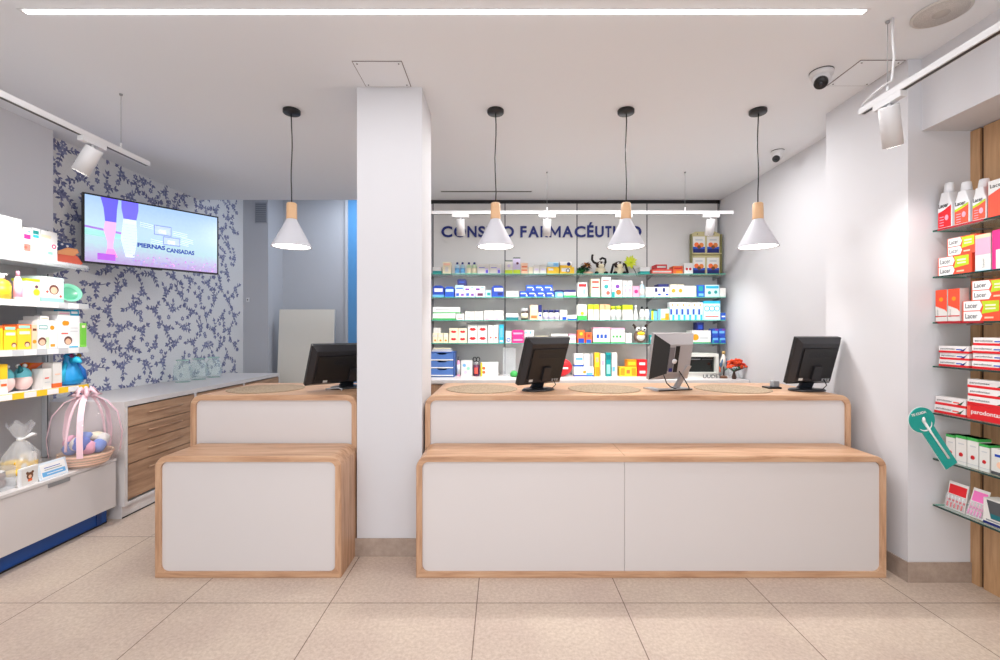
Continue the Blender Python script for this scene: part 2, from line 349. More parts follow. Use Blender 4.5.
spot_head(-.42,4.6,2.677-.0155,-.42,4.9,1.9,.042,.16,'leftmost cylinder spotlight on the rear track before the sign',g,58,'x')
spot_head(.455,4.6,2.677-.0155,.455,4.9,1.9,.042,.16,'cylinder spotlight on the rear track covering a letter R',g,58,'x')
spot_head(1.23,4.6,2.677-.0155,1.23,4.9,1.9,.042,.16,'cylinder spotlight on the rear track behind the middle pendant',g,58,'x')
spot_head(2.11,4.6,2.677-.0155,2.13,4.9,1.9,.042,.16,'rightmost cylinder spotlight on the rear track by the picture rack',g,58,'x')
# ================================================================ COUNTERS
def arc(cx,cz,r,a0,a1,n=8): return [(cx+r*math.cos(a0+(a1-a0)*i/n),cz+r*math.sin(a0+(a1-a0)*i/n)) for i in range(n+1)]
def rrect(x0,x1,z0,z1,rt,rb=.004):
    return arc(x1-rb,z0+rb,rb,-PI/2,0,4)+arc(x1-rt,z1-rt,rt,0,PI/2,10)+arc(x0+rt,z1-rt,rt,PI/2,PI,10)+arc(x0+rb,z0+rb,rb,PI,1.5*PI,4)
def ring(mb,x0,x1,z0,z1,y0,y1,th,m_top,m_side,ch=.004):
    """rounded hollow frame open front and back"""
    o=rrect(x0,x1,z0,z1,.075); n=len(o)
    i=arc(x1-th-.04,z0+th+.04,.04,-PI/2,0,4)+arc(x1-.075,z1-.075,.075-th,0,PI/2,10)+arc(x0+.075,z1-.075,.075-th,PI/2,PI,10)+arc(x0+th+.04,z0+th+.04,.04,PI,1.5*PI,4)
    oc=rrect(x0+ch,x1-ch,z0+ch,z1-ch,.075-ch)
    L=[oc,o,o,i,i,oc]; Y=[y0,y0+ch,y1,y1,y0,y0]
    vs=[];
    for l,y in zip(L,Y): vs+=[(a,y,c) for a,c in l]
    for r_ in range(5):
        for k in range(n):
            k2=(k+1)%n; a=(o[k][0]+o[k2][0])/2; zz=(o[k][1]+o[k2][1])/2
            side = (a<x0+.03 or a>x1-.03) and z0+.05<zz<z1-.05
            f=[(r_*n+k,r_*n+k2,(r_+1)*n+k2,(r_+1)*n+k)]
            base=len(mb.v); pts=[vs[j] for j in f[0]]
            mb.add(pts,[(3,2,1,0)],m_side if side else m_top,smooth=False)
def seam(mb,x,y0,y1,z,m): mb.box(x-.001,x+.001,y0,y1,z,z+.0004,m)
def counter(name,x0,x1l,x1u,seams,lab):
    t=empty(name,((x0+x1l)/2,2.73,0)); ox,oy=t.location.x,2.73
    WX,WZ=wood('x'),wood('z'); SE=mat((130,96,70),rough=.6)
    a=MB(); ring(a,x0-ox,x1l-ox,0,.733,0,.31,.036,WX,WZ)
    for s_ in seams: seam(a,s_-ox,.005,.31,.733,SE)
    a.build('lower_frame',t)
    xs=[x0]+seams+[x1l]
    for p,q in zip(xs[:-1],xs[1:]):
        l=.036 if p==x0 else .0012; r_=.036 if q==x1l else .0012
        b=MB()
        pts=arc(q-ox-r_-(.042 if q==x1l else 0),.034+.042,.042 if q==x1l else 0,-PI/2,0,5)+arc(q-ox-r_-(.042 if q==x1l else 0),.697-.042,.042 if q==x1l else 0,0,PI/2,5)+arc(p-ox+l+(.042 if p==x0 else 0),.697-.042,.042 if p==x0 else 0,PI/2,PI,5)+arc(p-ox+l+(.042 if p==x0 else 0),.034+.042,.042 if p==x0 else 0,PI,1.5*PI,5)
        pts=[(u,(.034 if i<6 and q!=x1l else w_) if False else w_) for i,(u,w_) in enumerate(pts)]
        # square the seam side
        fx=[]
        for u,w_ in pts:
            if q!=x1l and abs(u-(q-ox-r_))<1e-6: w_=.034 if w_<.3 else .697
            if p!=x0 and abs(u-(p-ox+l))<1e-6: w_=.034 if w_<.3 else .697
            if not fx or (abs(fx[-1][0]-u)+abs(fx[-1][1]-w_))>1e-6: fx.append((u,w_))
        b.prism(fx,.014,.03,LAC); b.build('lower_panel',t)
    c=MB(); ring(c,x0-ox,x1u-ox,0,1.055,.31,1.02,.036,WX,WZ)
    for s_ in seams: seam(c,s_-ox,.315,1.02,1.055,SE)
    c.build('upper_frame',t)
    pu=arc(x1u-ox-.036-.039,1.019-.039,.039,0,PI/2,6)+arc(x0-ox+.036+.039,1.019-.039,.039,PI/2,PI,6)+[(x0-ox+.036,.70),(x1u-ox-.036,.70)]
    MB().prism(pu,.324,.34,LAC).build('upper_panel',t)
    d=MB()
    d.box(x0-ox+.04,x1u-ox-.04,.34,.98,.5,.52,LAC); d.build('inner_shelf',t)
    return tag(t,lab,'counter','rounded oak framed counters')
counter('service_counter',-2.085,-.966,-.969,[],'small two step oak framed counter with white panels, left of the column')
counter('service_counter',-.516,2.31,2.335,[.738],'long two step oak framed counter with white panels, right of the column')
MAT_=speckle('woven_mat',(118,100,80),(186,164,138),95,rough=.9,bump=.5)
for x,lb in ((-1.74,'round woven beige mat on the small counter'),(-.148,'round woven mat on the long counter nearest the column'),(.753,'round woven mat, middle one on the long counter'),(1.70,'round woven mat, right end of the long counter')):
    m=MB(); m.lathe([(.26,0),(.262,.002),(.258,.003),(.24,.003),(.1,.003),(.01,.003)],MAT_,seg=56)
    tag(m.build('counter_mat',loc=(x,3.365,1.0555)),lb,'mat','round mats on the counters')
# ================================================================ MONITORS
def monitor(x,y,rz,w,h,zb,tilt,lab,style='black'):
    t=empty('computer_monitor',(x,y,1.0555),rz)
    T=TZ((0,.0,zb),0,R(tilt))            # tilted so the top leans to the customer side
    if style=='black':
        a=MB(); a.box(-w/2,w/2,-.012,.022,0,h,BLK,T=T); bevel(a.build('screen_housing',t),.004)
        s=MB(); s.box(-w/2+.016,w/2-.016,.0225,.024,.02,h-.016,mat((30,34,44),rough=.12),T=T); s.build('screen',t)
        c=MB(); i=.03
        A=[(-w/2+.004,-.012,.004),(w/2-.004,-.012,.004),(w/2-.004,-.012,h-.004),(-w/2+.004,-.012,h-.004)]
        B=[(-w/2+i,-.042,.03),(w/2-i,-.042,.03),(w/2-i,-.042,h-.034),(-w/2+i,-.042,h-.034)]
        c.add(A+B,[(0,1,5,4),(1,2,6,5),(2,3,7,6),(3,0,4,7),(4,5,6,7)],BLK2,T=T)
        c.box(-w/2+i+.015,w/2-i-.015,-.052,-.042,.06,h-.07,BLK,T=T)
        for k in range(7): c.box(-w*.25,w*.25,-.0535,-.052,h-.1-k*.006,h-.098-k*.006,BLK2,T=T)
        bevel(c.build('back_cover',t),.003)
        q=MB(); q.box(-.032,.032,-.068,-.05,.05,.15,BLK2,T=T); q.build('hinge_bracket',t)
        p=MB(); p.box(-w*.33,-w*.33+.03,-.0455,-.042,.038,.062,M('offw'),T=T); p.build('label_sticker',t)['label']='small white sticker'
        po=MB()
        for k in range(3): po.box(w*.2+k*.022,w*.2+k*.022+.015,-.0455,-.042,.034,.052,M('grey'),T=T)
        po.build('ports',t)
        n=MB(); n.add([(-.055,.02,.006),(.055,.02,.006),(.055,.045,.006),(-.055,.045,.006),(-.034,-.065,zb+.07),(.034,-.065,zb+.07),(.034,-.045,zb+.075),(-.034,-.045,zb+.075)],[(0,1,5,4),(1,2,6,5),(2,3,7,6),(3,0,4,7),(4,5,6,7)],mat((42,46,54),rough=.35)); n.build('neck',t)
        b=MB(); b.lathe([(.128,0),(.131,.006),(.12,.014),(.03,.02)],BLK2,seg=36,sy=.72); b.build('base',t)
        k=MB(); k.tube([(w*.24,-.05,zb+.04),(w*.26,-.075,zb-.01),(w*.2,-.06,.012),(.12,.02,.006),(.1,.12,.006)],.0035,BLK); k.build('cable',t)
    else:
        SV=mat((178,174,176),rough=.35,metal=.35,name='silver_plastic'); SD=mat((120,118,124),rough=.4,metal=.3)
        a=MB(); a.box(-w/2,w/2,-.008,.02,0,h,SV,T=T); bevel(a.build('screen_housing',t),.003)
        s=MB(); s.box(-w/2+.014,w/2-.014,.0205,.022,.02,h-.014,mat((30,34,44),rough=.12),T=T); s.build('screen',t)
        A=[(-w/2+.004,-.008,.004),(w/2-.004,-.008,.004),(w/2-.004,-.008,h-.004),(-w/2+.004,-.008,h-.004)]
        B=[(-w*.18,-.06,.06),(w*.38,-.06,.06),(w*.38,-.06,h-.07),(-w*.18,-.06,h-.07)]
        c=MB(); c.add(A+B,[(0,1,5,4),(1,2,6,5),(2,3,7,6),(4,5,6,7)],SV,T=T); c.add([A[3],A[0],B[0],B[3]],[(0,1,2,3)],BLK,T=T)
        c.build('back_cover',t)
        q=MB(); q.box(-.012,.02,-.064,-.0595,.07,h-.08,BLK,T=T); q.box(-.06,-.02,-.063,-.0595,.08,h-.09,SD,T=T); q.lathe([(.018,0),(.018,.006)],PWHITE,seg=18,T=T@TZ((-.014,-.062,.15),0,R(90))); q.box(-.05,-.025,-.068,-.06,.075,.1,M('navy'),T=T); q.build('connector_recess',t)
        n=MB(); n.add([(.045,-.02,.008),(.085,-.02,.008),(.085,.01,.008),(.045,.01,.008),(.09,-.10,zb+.10),(.13,-.10,zb+.10),(.13,-.075,zb+.10),(.09,-.075,zb+.10)],[(0,1,5,4),(1,2,6,5),(2,3,7,6),(3,0,4,7),(4,5,6,7)],SV)
        bevel(n.build('stand_arm',t),.003)
        b=MB(); b.prism([(-.12,0),(.18,0),(.175,.012),(-.115,.012)],-.05,.01,SV); b.box(-.12,-.05,.01,.12,0,.010,SV); b.box(.11,.18,.01,.12,0,.010,SV); b.box(-.11,.17,-.053,-.05,0,.007,BLK); b.box(-.12,-.06,.12,.123,0,.008,BLK); b.build('base',t)
        for cc in ([(-.08,-.05,zb+.06),(-.06,-.07,zb-.02),(-.02,-.06,.03),(.06,-.035,.006),(.09,-.04,.004)],[(.03,-.06,zb+.09),(.07,-.1,zb),(.11,-.09,.03),(.15,-.05,.006)]):
            MB().tube(cc,.004,BLK).build('cable',t)
    return tag(t,lab,'computer monitor','monitors on the counters')
monitor(-1.165,3.43,R(44),.64,.32,.045,26,'wide black monitor seen from behind on the small counter')
monitor(.262,3.29,R(34),.385,.355,.05,20,'square black monitor on the long counter nearest the column')
monitor(1.20,3.30,R(17),.335,.34,.08,12,'silver backed monitor with black cables on the long counter','silver')
monitor(2.19,3.27,R(8),.345,.345,.055,17,'black monitor at the right end of the long counter')
m=MB(); m.tube([(-1.29,3.33,1.06),(-1.26,3.31,1.065),(-1.19,3.31,1.07),(-1.155,3.29,1.06),(-1.15,3.26,1.0595)],.004,PWHITE)
tag(m.build('white_cable',origin=(-1.2,3.3,1.056)),'short white cable looping at the foot of the wide monitor','cable')
t=empty('card_reader',(XW(772,3.4),3.4,1.0555)); MB().box(-.05,.045,-.045,.045,0,.012,BLK).build('base',t)
bevel(MB().box(.0,.045,-.02,.03,.012,.055,M('grey')).build('reader_body',t),.004); tag(t,'small grey and black card reader on the long counter','card reader')
# ================================================================ SIDEBOARD + JARS
def sideboard():
    t=empty('sideboard',(-3.34,3.58,0)); ox,oy=-3.34,3.58
    X0,X1=-3.705-ox,-2.97-ox; L=2.49
    b=MB(); b.box(X0,X1,0,L,.1,.125,LAC)
    n=3; uw=L/3
    for k in range(n+1):
        yy=max(0,min(L-.03,k*uw-.015)); b.box(X0,X1,yy,yy+.03,.1255,.8835,LAC)
    b.build('body',t)
    MB().box(X0,X1,0,L,.884,.924,LAC).build('top_board',t)
    p=MB(); p.box(X0,X1-.03,.01,L,0,.1,LAC); p.box(X1-.03,X1-.028,.01,L,.0,.01,BLK); p.build('plinth',t)
    hs=[(.145,.42),(.427,.575),(.582,.715),(.722,.872)]
    for k in range(n):
        y0=k*uw+.02; y1=(k+1)*uw-.02
        if k==0: y0=.035
        for z0,z1 in hs:
            d=MB(); d.box(X1-.02,X1,y0,y1,z0,z1,wood('y',1)); d=d.build('drawer',t)
            h=MB(); hz=(z0+z1)/2+.01 if z1-z0<.2 else z1-.07
            yc=(y0+y1)/2
            h.tube([(X1+.022,yc-.2,hz),(X1+.022,yc+.2,hz)],.006,wood('y',1)); 
            for s_ in (-.17,.17): h.tube([(X1,yc+s_,hz),(X1+.022,yc+s_,hz)],.004,wood('y',1))
            h.build('handle',d)
    tag(t,'long white sideboard with oak drawers along the wallpapered wall','sideboard')
sideboard()
for k,(y,lb) in enumerate(((4.99,'nearest'),(5.25,'middle'),(5.52,'farthest'))):
    j=MB(); P=[(.06,.003),(.08,.015),(.087,.07),(.087,.13),(.078,.18),(.055,.212),(.055,.228),(.062,.238)]
    j.lathe(P,JAR,seg=28,closed=False); j.lathe([(.001,.004),(.068,.004),(.072,.0)],mat((160,200,185),rough=.05,alpha=.6),seg=28,closed=False)
    j.lathe([(.060,.232),(.065,.238),(.060,.244)],mat((170,205,195),rough=.05,alpha=.7),seg=28,closed=False)
    tag(j.build('glass_jar',loc=(-3.5,y,.925)),lb+' of three empty glass jars on the white sideboard','jar','glass jars on the sideboard')
# ================================================================ TV
def tv():
    X1,Y1=XW(82.5,3.87),3.87; X2,Y2=XW(218.5,4.72),4.72
    c=Vector(((X1+X2)/2,(Y1+Y2)/2)); d=Vector((X2-X1,Y2-Y1)); w=d.length; h=.6; rz=math.atan2(d.y,d.x)
    zc=(ZW(191.7,3.87)+ZW(262.3,3.87))/2
    t=empty('wall_television',(c.x,c.y,zc),rz)
    MB().box(-w/2,w/2,0,.04,-h/2,h/2,BLK).build('screen_case',t)
    m=bpy.data.materials.new('screen_picture'); m.use_nodes=True; nt=m.node_tree; b=nt.nodes['Principled BSDF']
    tc=nd(nt,'ShaderNodeTexCoord'); sp=nd(nt,'ShaderNodeSeparateXYZ'); nt.links.new(tc.outputs['Object'],sp.inputs[0])
    mr=nd(nt,'ShaderNodeMapRange'); mr.inputs[1].default_value=-.3; mr.inputs[2].default_value=.3; nt.links.new(sp.outputs['Z'],mr.inputs[0])
    r=ramp(nt,[(0,(190,160,220)),(.16,(200,200,234)),(.3,(192,226,236)),(.55,(198,228,246)),(.8,(186,216,248)),(1,(170,204,248))])
    n=nd(nt,'ShaderNodeTexNoise'); n.inputs['Scale'].default_value=35; nt.links.new(tc.outputs['Object'],n.inputs['Vector'])
    ma=nd(nt,'ShaderNodeMath',operation='MULTIPLY_ADD'); nt.links.new(n.outputs['Fac'],ma.inputs[0]); ma.inputs[1].default_value=.16; 
    nt.links.new(mr.outputs[0],ma.inputs[2]); sb_=nd(nt,'ShaderNodeMath',operation='SUBTRACT'); nt.links.new(ma.outputs[0],sb_.inputs[0]); sb_.inputs[1].default_value=.08
    nt.links.new(sb_.outputs[0],r.inputs[0]); b.inputs['Base Color'].default_value=(0,0,0,1)
    nt.links.new(r.outputs[0],b.inputs['Emission Color']); b.inputs['Emission Strength'].default_value=1.1; b.inputs['Roughness'].default_value=.2
    def E(c): return mat(c,emit=.95,rough=.3)
    s=MB(); a,z_=w/2-.014,h/2-.014
    s.add([(-a,-.001,-z_),(a,-.001,-z_),(a,-.001,z_),(-a,-.001,z_)],[(0,1,2,3)],m)
    def P(pts,c,y=-.0015): s.add([(-a+u*2*a,y,z_-v*2*z_) for u,v in pts],[tuple(range(len(pts)))],E(c))
    P([(0,.46),(.34,.52),(.34,.55),(0,.49)],(150,110,200)); P([(0,.5),(.34,.56),(.34,.62),(0,.6)],(150,210,205),-.0013)
    P([(.10,0),(.22,0),(.21,.16),(.205,.36),(.13,.36),(.12,.16)],(96,90,214),-.002)
    P([(.13,.36),(.205,.36),(.2,.52),(.185,.7),(.185,.82),(.145,.82),(.145,.68),(.12,.5)],(214,170,222),-.002)
    P([(.145,.78),(.19,.78),(.215,.9),(.13,.9)],(236,140,206),-.0024); P([(.08,.86),(.2,.86),(.2,.96),(.08,.96)],(168,88,208),-.0026)
    P([(.24,0),(.36,0),(.36,.12),(.345,.28),(.255,.28),(.24,.12)],(106,100,222),-.002)
    P([(.255,.28),(.345,.28),(.35,.6),(.33,.88),(.27,.88),(.235,.6)],(206,222,240),-.002)
    for k in range(11):
        v_=.36+k*.045; P([(.245,v_),(.345,v_),(.345,v_+.012),(.245,v_+.012)],(170,178,216),-.0024)
    def pill(u0,u1,v0,v1,cc): P([(u0,v0),(u1,v0),(u1,v1),(u0,v1)],(122,140,196),-.0024); P([(u0+.006,v0+.014),(u1-.006,v0+.014),(u1-.006,v1-.014),(u0+.006,v1-.014)],cc,-.0028)
    pill(.475,.61,.30,.46,(176,196,228)); pill(.545,.68,.47,.61,(176,196,228))
    for (u,v_,q) in ((.37,.29,.1),(.62,.36,.12),(.69,.45,.1),(.45,.54,.1),(.66,.5,.09)):
        for k in range(3): P([(u,v_+k*.03),(u+q,v_+.02+k*.03),(u+q,v_+.03+k*.03),(u,v_+.008+k*.03)],(206,226,240),-.0022)
    def TT(st,u,v_,hh,ww,c,off=.03): s.text(st,-a+u*2*a,z_-v_*2*z_,hh,E(c),y=-.0032,w=ww,off=off)
    TT('OVE',.51,.43,.035,.06,(235,240,250)); TT('OVE',.58,.59,.035,.06,(235,240,250))
    TT('PIERNAS',.352,.70,.042,.215,(34,62,150),.045); TT('CANSADAS',.57,.727,.042,.235,(34,62,150),.045)
    random.seed(3)
    for k in range(60):
        u=random.uniform(.3,.98); v_=random.uniform(.84,.985); P([(u,v_),(u+.012,v_-.02),(u+.02,v_)],random.choice([(176,110,200),(204,150,216),(150,140,210)]),-.0022)
    s.build('screen',t)
    MB().box(-.04,.04,-.002,.03,-h/2-.008,-h/2,BLK).build('sensor_bump',t)
    MB().box(-.12,.12,.04,.07,-.12,.12,BLK).box(-.03,.03,.07,.30,-.04,.04,BLK).build('wall_bracket',t)
    tag(t,'flat screen television showing running legs, on the wallpapered wall','television')
tv()
#@@BEGIN2
# ================================================================ PRODUCTS
def decal(mb,w,h,yf,ds):
    """printed shapes on the front face; u,v in 0..1, v up"""
    for i,q in enumerate(ds):
        y=yf-.0006-.0002*i
        if q[0]=='t': # text u,v,height fraction,string,colour[,width fraction]
            mb.text(q[4],-w/2+q[1]*w,q[2]*h,q[3]*h,q[5],y=y-.0003,w=(q[6]*w if len(q)>6 else None),off=.01)
        elif q[0]=='v': mb.text(q[4],-w/2+q[1]*w,q[2]*h,q[3]*w,q[5],y=y-.0003,w=(q[6]*h if len(q)>6 else None),off=.01,vert=True)
        elif q[0]=='o':
            _,u,v,rr,c=q; r=rr*min(w,h); mb.add([(-w/2+u*w+r*math.cos(a*PI/7),y,v*h+r*math.sin(a*PI/7)) for a in range(14)],[tuple(range(14))],c)
        elif q[0]=='p': mb.add([(-w/2+u*w,y,v*h) for u,v in q[1]],[tuple(range(len(q[1])))],q[2])
        elif q[0]=='w':  # wrap band round the carton
            mb.box(-w/2-.0004,w/2+.0004,y,q[4],q[1]*h,q[2]*h,q[3])
        else:
            u0,u1,v0,v1,c=q; mb.add([(-w/2+u0*w,y,v0*h),(-w/2+u1*w,y,v0*h),(-w/2+u1*w,y,v1*h),(-w/2+u0*w,y,v1*h)],[(0,1,2,3)],c)
def product(kind,w,d,h,col,ds,lab,cat,grp,loc,rz=0,name=None,cap='white'):
    mb=MB()
    if kind=='box':
        mb.box(-w/2,w/2,0,d,0,h,col); decal(mb,w,h,0,ds); o=mb.build(name or 'product_box',loc=loc,rz=rz)
    elif kind=='rbox':
        r=min(w,h)*.3; P=arc(w/2-.004,.004,.004,-PI/2,0,2)+arc(w/2-r,h-r,r,0,PI/2,6)+arc(-w/2+r,h-r,r,PI/2,PI,6)+arc(-w/2+.004,.004,.004,PI,1.5*PI,2)
        mb.prism(P,0,d,col); decal(mb,w,h,0,ds); o=mb.build(name or 'product_pack',loc=loc,rz=rz)
    elif kind in('bottle','pump','cone'):
        r=w/2
        if kind=='cone': P=[(r*.9,0),(r,.01),(r*.95,h*.35),(r*.35,h*.78)]
        else: P=[(r*.92,0),(r,.006),(r,h*.62),(r*.8,h*.74),(r*.4,h*.82)]
        mb.lathe(P,col,c=(0,r,0),seg=18); o=mb.build(name or 'bottle',loc=loc,rz=rz)
        ch=.82 if kind!='cone' else .78
        c=MB(); c.lathe([(r*.46,h*ch),(r*.46,h*.98),(r*.38,h)],cap,c=(0,r,0),seg=14)
        if kind=='pump': c.box(-r*.15,r*.8,r*.85,r*1.15,h,h*1.05,cap)
        c.build('cap',o)
        if ds:
            for v0,v1,cc in ds:
                l=MB(); l.lathe([(r*1.015,h*v0),(r*1.015,h*v1)],cc,c=(0,r,0),seg=18); l.build('label',o)
    elif kind=='jar':
        r=w/2; mb.lathe([(r*.95,0),(r,.004),(r,h*.72),(r*.9,h*.76)],col,c=(0,r,0),seg=18); o=mb.build(name or 'jar',loc=loc,rz=rz)
        MB().lathe([(r*.98,h*.74),(r*.98,h*.99),(r*.9,h)],cap,c=(0,r,0),seg=18).build('lid',o)
        for v0,v1,cc in ds: MB().lathe([(r*1.015,h*v0),(r*1.015,h*v1)],cc,c=(0,r,0),seg=18).build('label',o)
    return tag(o,lab,cat,grp)
# ---------------------------------------------------------------- rear wall: panels, rails, shelves, counter
D5=5.32; K5=D5/F
edges=[-.846,.037,.92,1.778,2.649]
PANEL=mat((206,205,204),rough=.5,name='shelf_wall_panel')
names=['leftmost','second','third','rightmost']
for k in range(4):
    p=MB(); p.box(edges[k]+.007,edges[k+1]-.007,YB,YB+.02,.955,3.045,PANEL)
    tag(p.build('wall_panel',origin=((edges[k]+edges[k+1])/2,YB,.955)),names[k]+' tall light grey wall panel behind the glass shelves','wall panel','panels behind the glass shelves')
for k,x in enumerate(edges):
    u=MB(); u.box(x-.0065,x+.0065,YB+.002,YB+.026,.955,3.045,M('dgrey')); u=u.build('shelf_upright',origin=(x,YB,.955))
    for z in (2.149,1.880,1.612,1.343):
        b=MB(); xx=min(x,2.585); b.add([(xx-.003-x,0,z-.955-.0095),(xx-.003-x,-.2,z-.955-.0095),(xx-.003-x,-.2,z-.955-.018),(xx-.003-x,0,z-.955-.05),(xx+.003-x,0,z-.955-.0095),(xx+.003-x,-.2,z-.955-.0095),(xx+.003-x,-.2,z-.955-.018),(xx+.003-x,0,z-.955-.05)],[(0,1,2,3),(7,6,5,4),(0,4,5,1),(1,5,6,2),(2,6,7,3),(3,7,4,0)],M('grey')); b.build('bracket',u)
    tag(u,['far left','second','middle','fourth','far right'][k]+' dark slotted shelf rail behind the glass shelves','shelf rail','shelf rails on the rear wall')
tag(MB().box(-.9,2.67,YB-.0,YB+.03,3.047,CZ-.001,BLK).build('shadow_gap_strip',origin=(.9,YB,3.047)),'thin black strip painted for the shadow gap between wall panels and ceiling','shadow strip')  # black strip stands in for the shade in the gap above the panels
SH=[2.149,1.880,1.612,1.343]; PN=['the top glass shelf','the second glass shelf','the third glass shelf','the fourth glass shelf']
xs=[-.90,.035,.918,1.776,2.60]
for r_,z in enumerate(SH):
    for k in range(4):
        g=MB(); g.box(xs[k]+.002,xs[k+1]-.002,5.285,YB-.002,z-.008,z,GLASS); g.box(xs[k]+.002,xs[k+1]-.002,5.28,5.285,z-.0085,z,GEDGE)
        tag(g.build('glass_shelf',origin=((xs[k]+xs[k+1])/2,5.28,z-.008)),'%s glass shelf of %s from the top'%(names[k],['the first row','the second row','the third row','the fourth row'][r_]),'glass shelf','glass shelves on the rear wall')
bc=empty('rear_counter',(.85,4.9,0))
bevel(MB().box(-1.74,1.815,0,.67,.915,.955,LAC).build('worktop',bc),.004)
MB().box(-1.74,1.81,.03,.67,.08,.914,LAC).box(-1.74,1.81,.06,.67,0,.08,BLK).build('body',bc)
for k in range(6):
    d_=MB().box(-1.735+k*.59,-1.735+k*.59+.585,.012,.03,.09,.905,wood('z',1)).build('door',bc)
tag(bc,'long white topped rear counter below the glass shelves','counter')
# printed lettering on the rear counter, sign
ltr=MB(); ltr.text('UUDET',0,0,.04,M('dgrey'),w=.21,ext=.01,off=.02)
tag(ltr.build('counter_lettering',loc=(XW(703,5.09),5.09,.9558)),'small dark grey letters UUDET standing on the rear counter','lettering')
sg=empty('wall_sign',(XW(541,YB),YB,2.63)); x=XW(441.5,YB)-sg.location.x; u=.137
BL=mat((8,30,108),rough=.6,name='sign_blue')
WD=dict(C=.98,O=1.06,N=.82,S=.62,E=.58,J=.5,F=.56,A=.95,R=.66,M=1.0,U=.75,T=.55,I=.2); WD['É']=.58
for ch in 'CONSEJO FARMACÉUTICO':
    if ch==' ': x+=.42*u; continue
    hh=u*(1.34 if ch=='É' else 1.0)
    m=MB()
    if ch=='M':
        a,q=WD['M']*u,.17*u
        m.prism([(0,0),(q,0),(q,u*.66),(a/2,u*.12),(a-q,u*.66),(a-q,0),(a,0),(a,u),(a-q*.95,u),(a/2,u*.42),(q*.95,u),(0,u)],-.0085,.002,BL)
    else: m.text(ch,0,0,hh,BL,w=WD[ch]*u*1.0,ext=.03,off=.028,y=-.004)
    m.build('letter',sg,loc=(x,-.008,0)); x+=(WD[ch]+.145)*u
tag(sg,'blue raised letters spelling CONSEJO FARMACÉUTICO across the wall panels','sign')
W,X_=('white','royal')
def lbl(n,i,desc,place):
    if n==1: return '%s on %s'%(desc,place)
    o='left' if (i==0 and n==2) else 'right' if n==2 else 'leftmost' if i==0 else 'rightmost' if i==n-1 else ORD[i]
    return '%s of %d %s on %s'%(o,n,desc,place)
def row(ri,items):
    zs=(SH+[.955])[ri]; yb=[274,297,320,343,376.5][ri]; place=(PN+['the rear counter'])[ri]
    grp=('products on '+place)
    for it in items:
        n,x0,x1,yt,y1,kind,col,ds,desc=it[:9]; cap=it[9] if len(it)>9 else 'navy'
        cw=(x1-x0)/n
        for i in range(n):
            a=x0+i*cw; w=(cw-.45)*K5; h=(y1-yt)*K5; z=zs+(yb-y1)*K5+.0006
            cx=XW(a+cw/2,D5); kd=kind; dep=min(.16,max(.06,w*1.2))
            if kd in('bottle','cone','pump','jar'): cat='jar' if kd=='jar' else 'bottle'
            else: cat='box'
            if ri==4: yy=5.3
            else: yy=D5
            product(kd,w,dep,h,col,ds,lbl(n,i,desc,place),cat,grp,(cx,yy+(0 if y1>=yb else .012),z),cap=cap)
row(0,[
 (1,432.5,441.5,267,274,'box',W,[('w',0,.45,'teal',.08)],'small white and teal box'),
 (1,442.5,451,262,274,'box','cream',[(.1,.9,.72,.9,'peach'),(.3,.7,.2,.6,'offw')],'cream box with peach heading'),
 (2,454.5,465,262,274,'bottle','pale',[(.1,.5,'sky')],'pale blue bottles with navy caps'),
 (2,466,477,262,274,'bottle','palegreen',[(.1,.5,'cream')],'pale yellow green bottles with navy caps'),
 (2,477.5,501.5,264,274,'box','offw',[(.62,.9,.05,.6,'lilac'),(.1,.6,.6,.66,'vio'),(.7,.9,.1,.4,'vio')],'white boxes with violet corner'),
 (1,505,512.8,260.5,274,'box','offw',[('w',0,.3,'lime',.08),('w',.93,1,'dgreen',.08),('o',.5,.6,.22,'lilac')],'short floral box with dark lid band'),
 (1,513,520.5,257.5,274,'box','lilac',[('w',0,.26,'lime',.08),('w',.94,1,'dgreen',.08),('o',.6,.65,.18,'plum')],'tall floral box with dark lid band'),
 (1,521,528,263,274,'box','peach',[(.1,.9,.3,.4,'orange'),(.1,.9,.6,.7,'orange')],'peach striped box'),
 (1,528.5,533,267,274,'box','cream',[],'narrow cream box'),
 (2,533.2,546.5,265,274,'box','offw',[(.2,.8,.4,.6,'lilac')],'plain white boxes with faint print'),
 (1,547,559.5,267,274,'box','yellow',[(.1,.5,.5,.8,W)],'flat yellow box'),
 (1,548,559,262,267,'box','pale',[(.5,.95,.2,.8,'sky')],'pale blue box stacked over flat yellow one'),
 (1,560,574.5,267,274,'box','yellow',[(.1,.7,.35,.85,W),('o',.55,.5,.3,'dgrey'),('o',.55,.5,.18,W)],'yellow box with round grey logo'),
 (1,560,572,261.5,267,'box',W,[('w',0,.35,'yellow',.1),('o',.75,.55,.35,'navy')],'white box with navy dot, stacked high'),
 (1,640,650,267,274,'box',W,[('w',0,.4,'teal',.1)],'low white box with teal base beside the flower'),
 (1,651.5,672.5,269.3,274,'box','coral',[(.05,.95,.35,.65,'offw'),('w',0,.2,'red',.1)],'long flat red and white box, lower'),
 (1,656,667.5,264.3,269.3,'box','red',[(.1,.9,.3,.7,'offw')],'small red box on the long flat one'),
 (1,673,683,266,274,'box','orange',[(.1,.9,.6,.8,'red'),(.3,.9,.1,.4,'amber')],'orange box with red heading'),
 (1,684,693,263,274,'box',W,[('o',.3,.45,.15,'red'),('o',.7,.45,.15,'red')],'white box with two red dots'),
])
BB=[(.12,.8,.5,.62,W),(.12,.7,.68,.76,'sky'),('p',[(.7,.15),(.95,.1),(.85,.5)],W)]
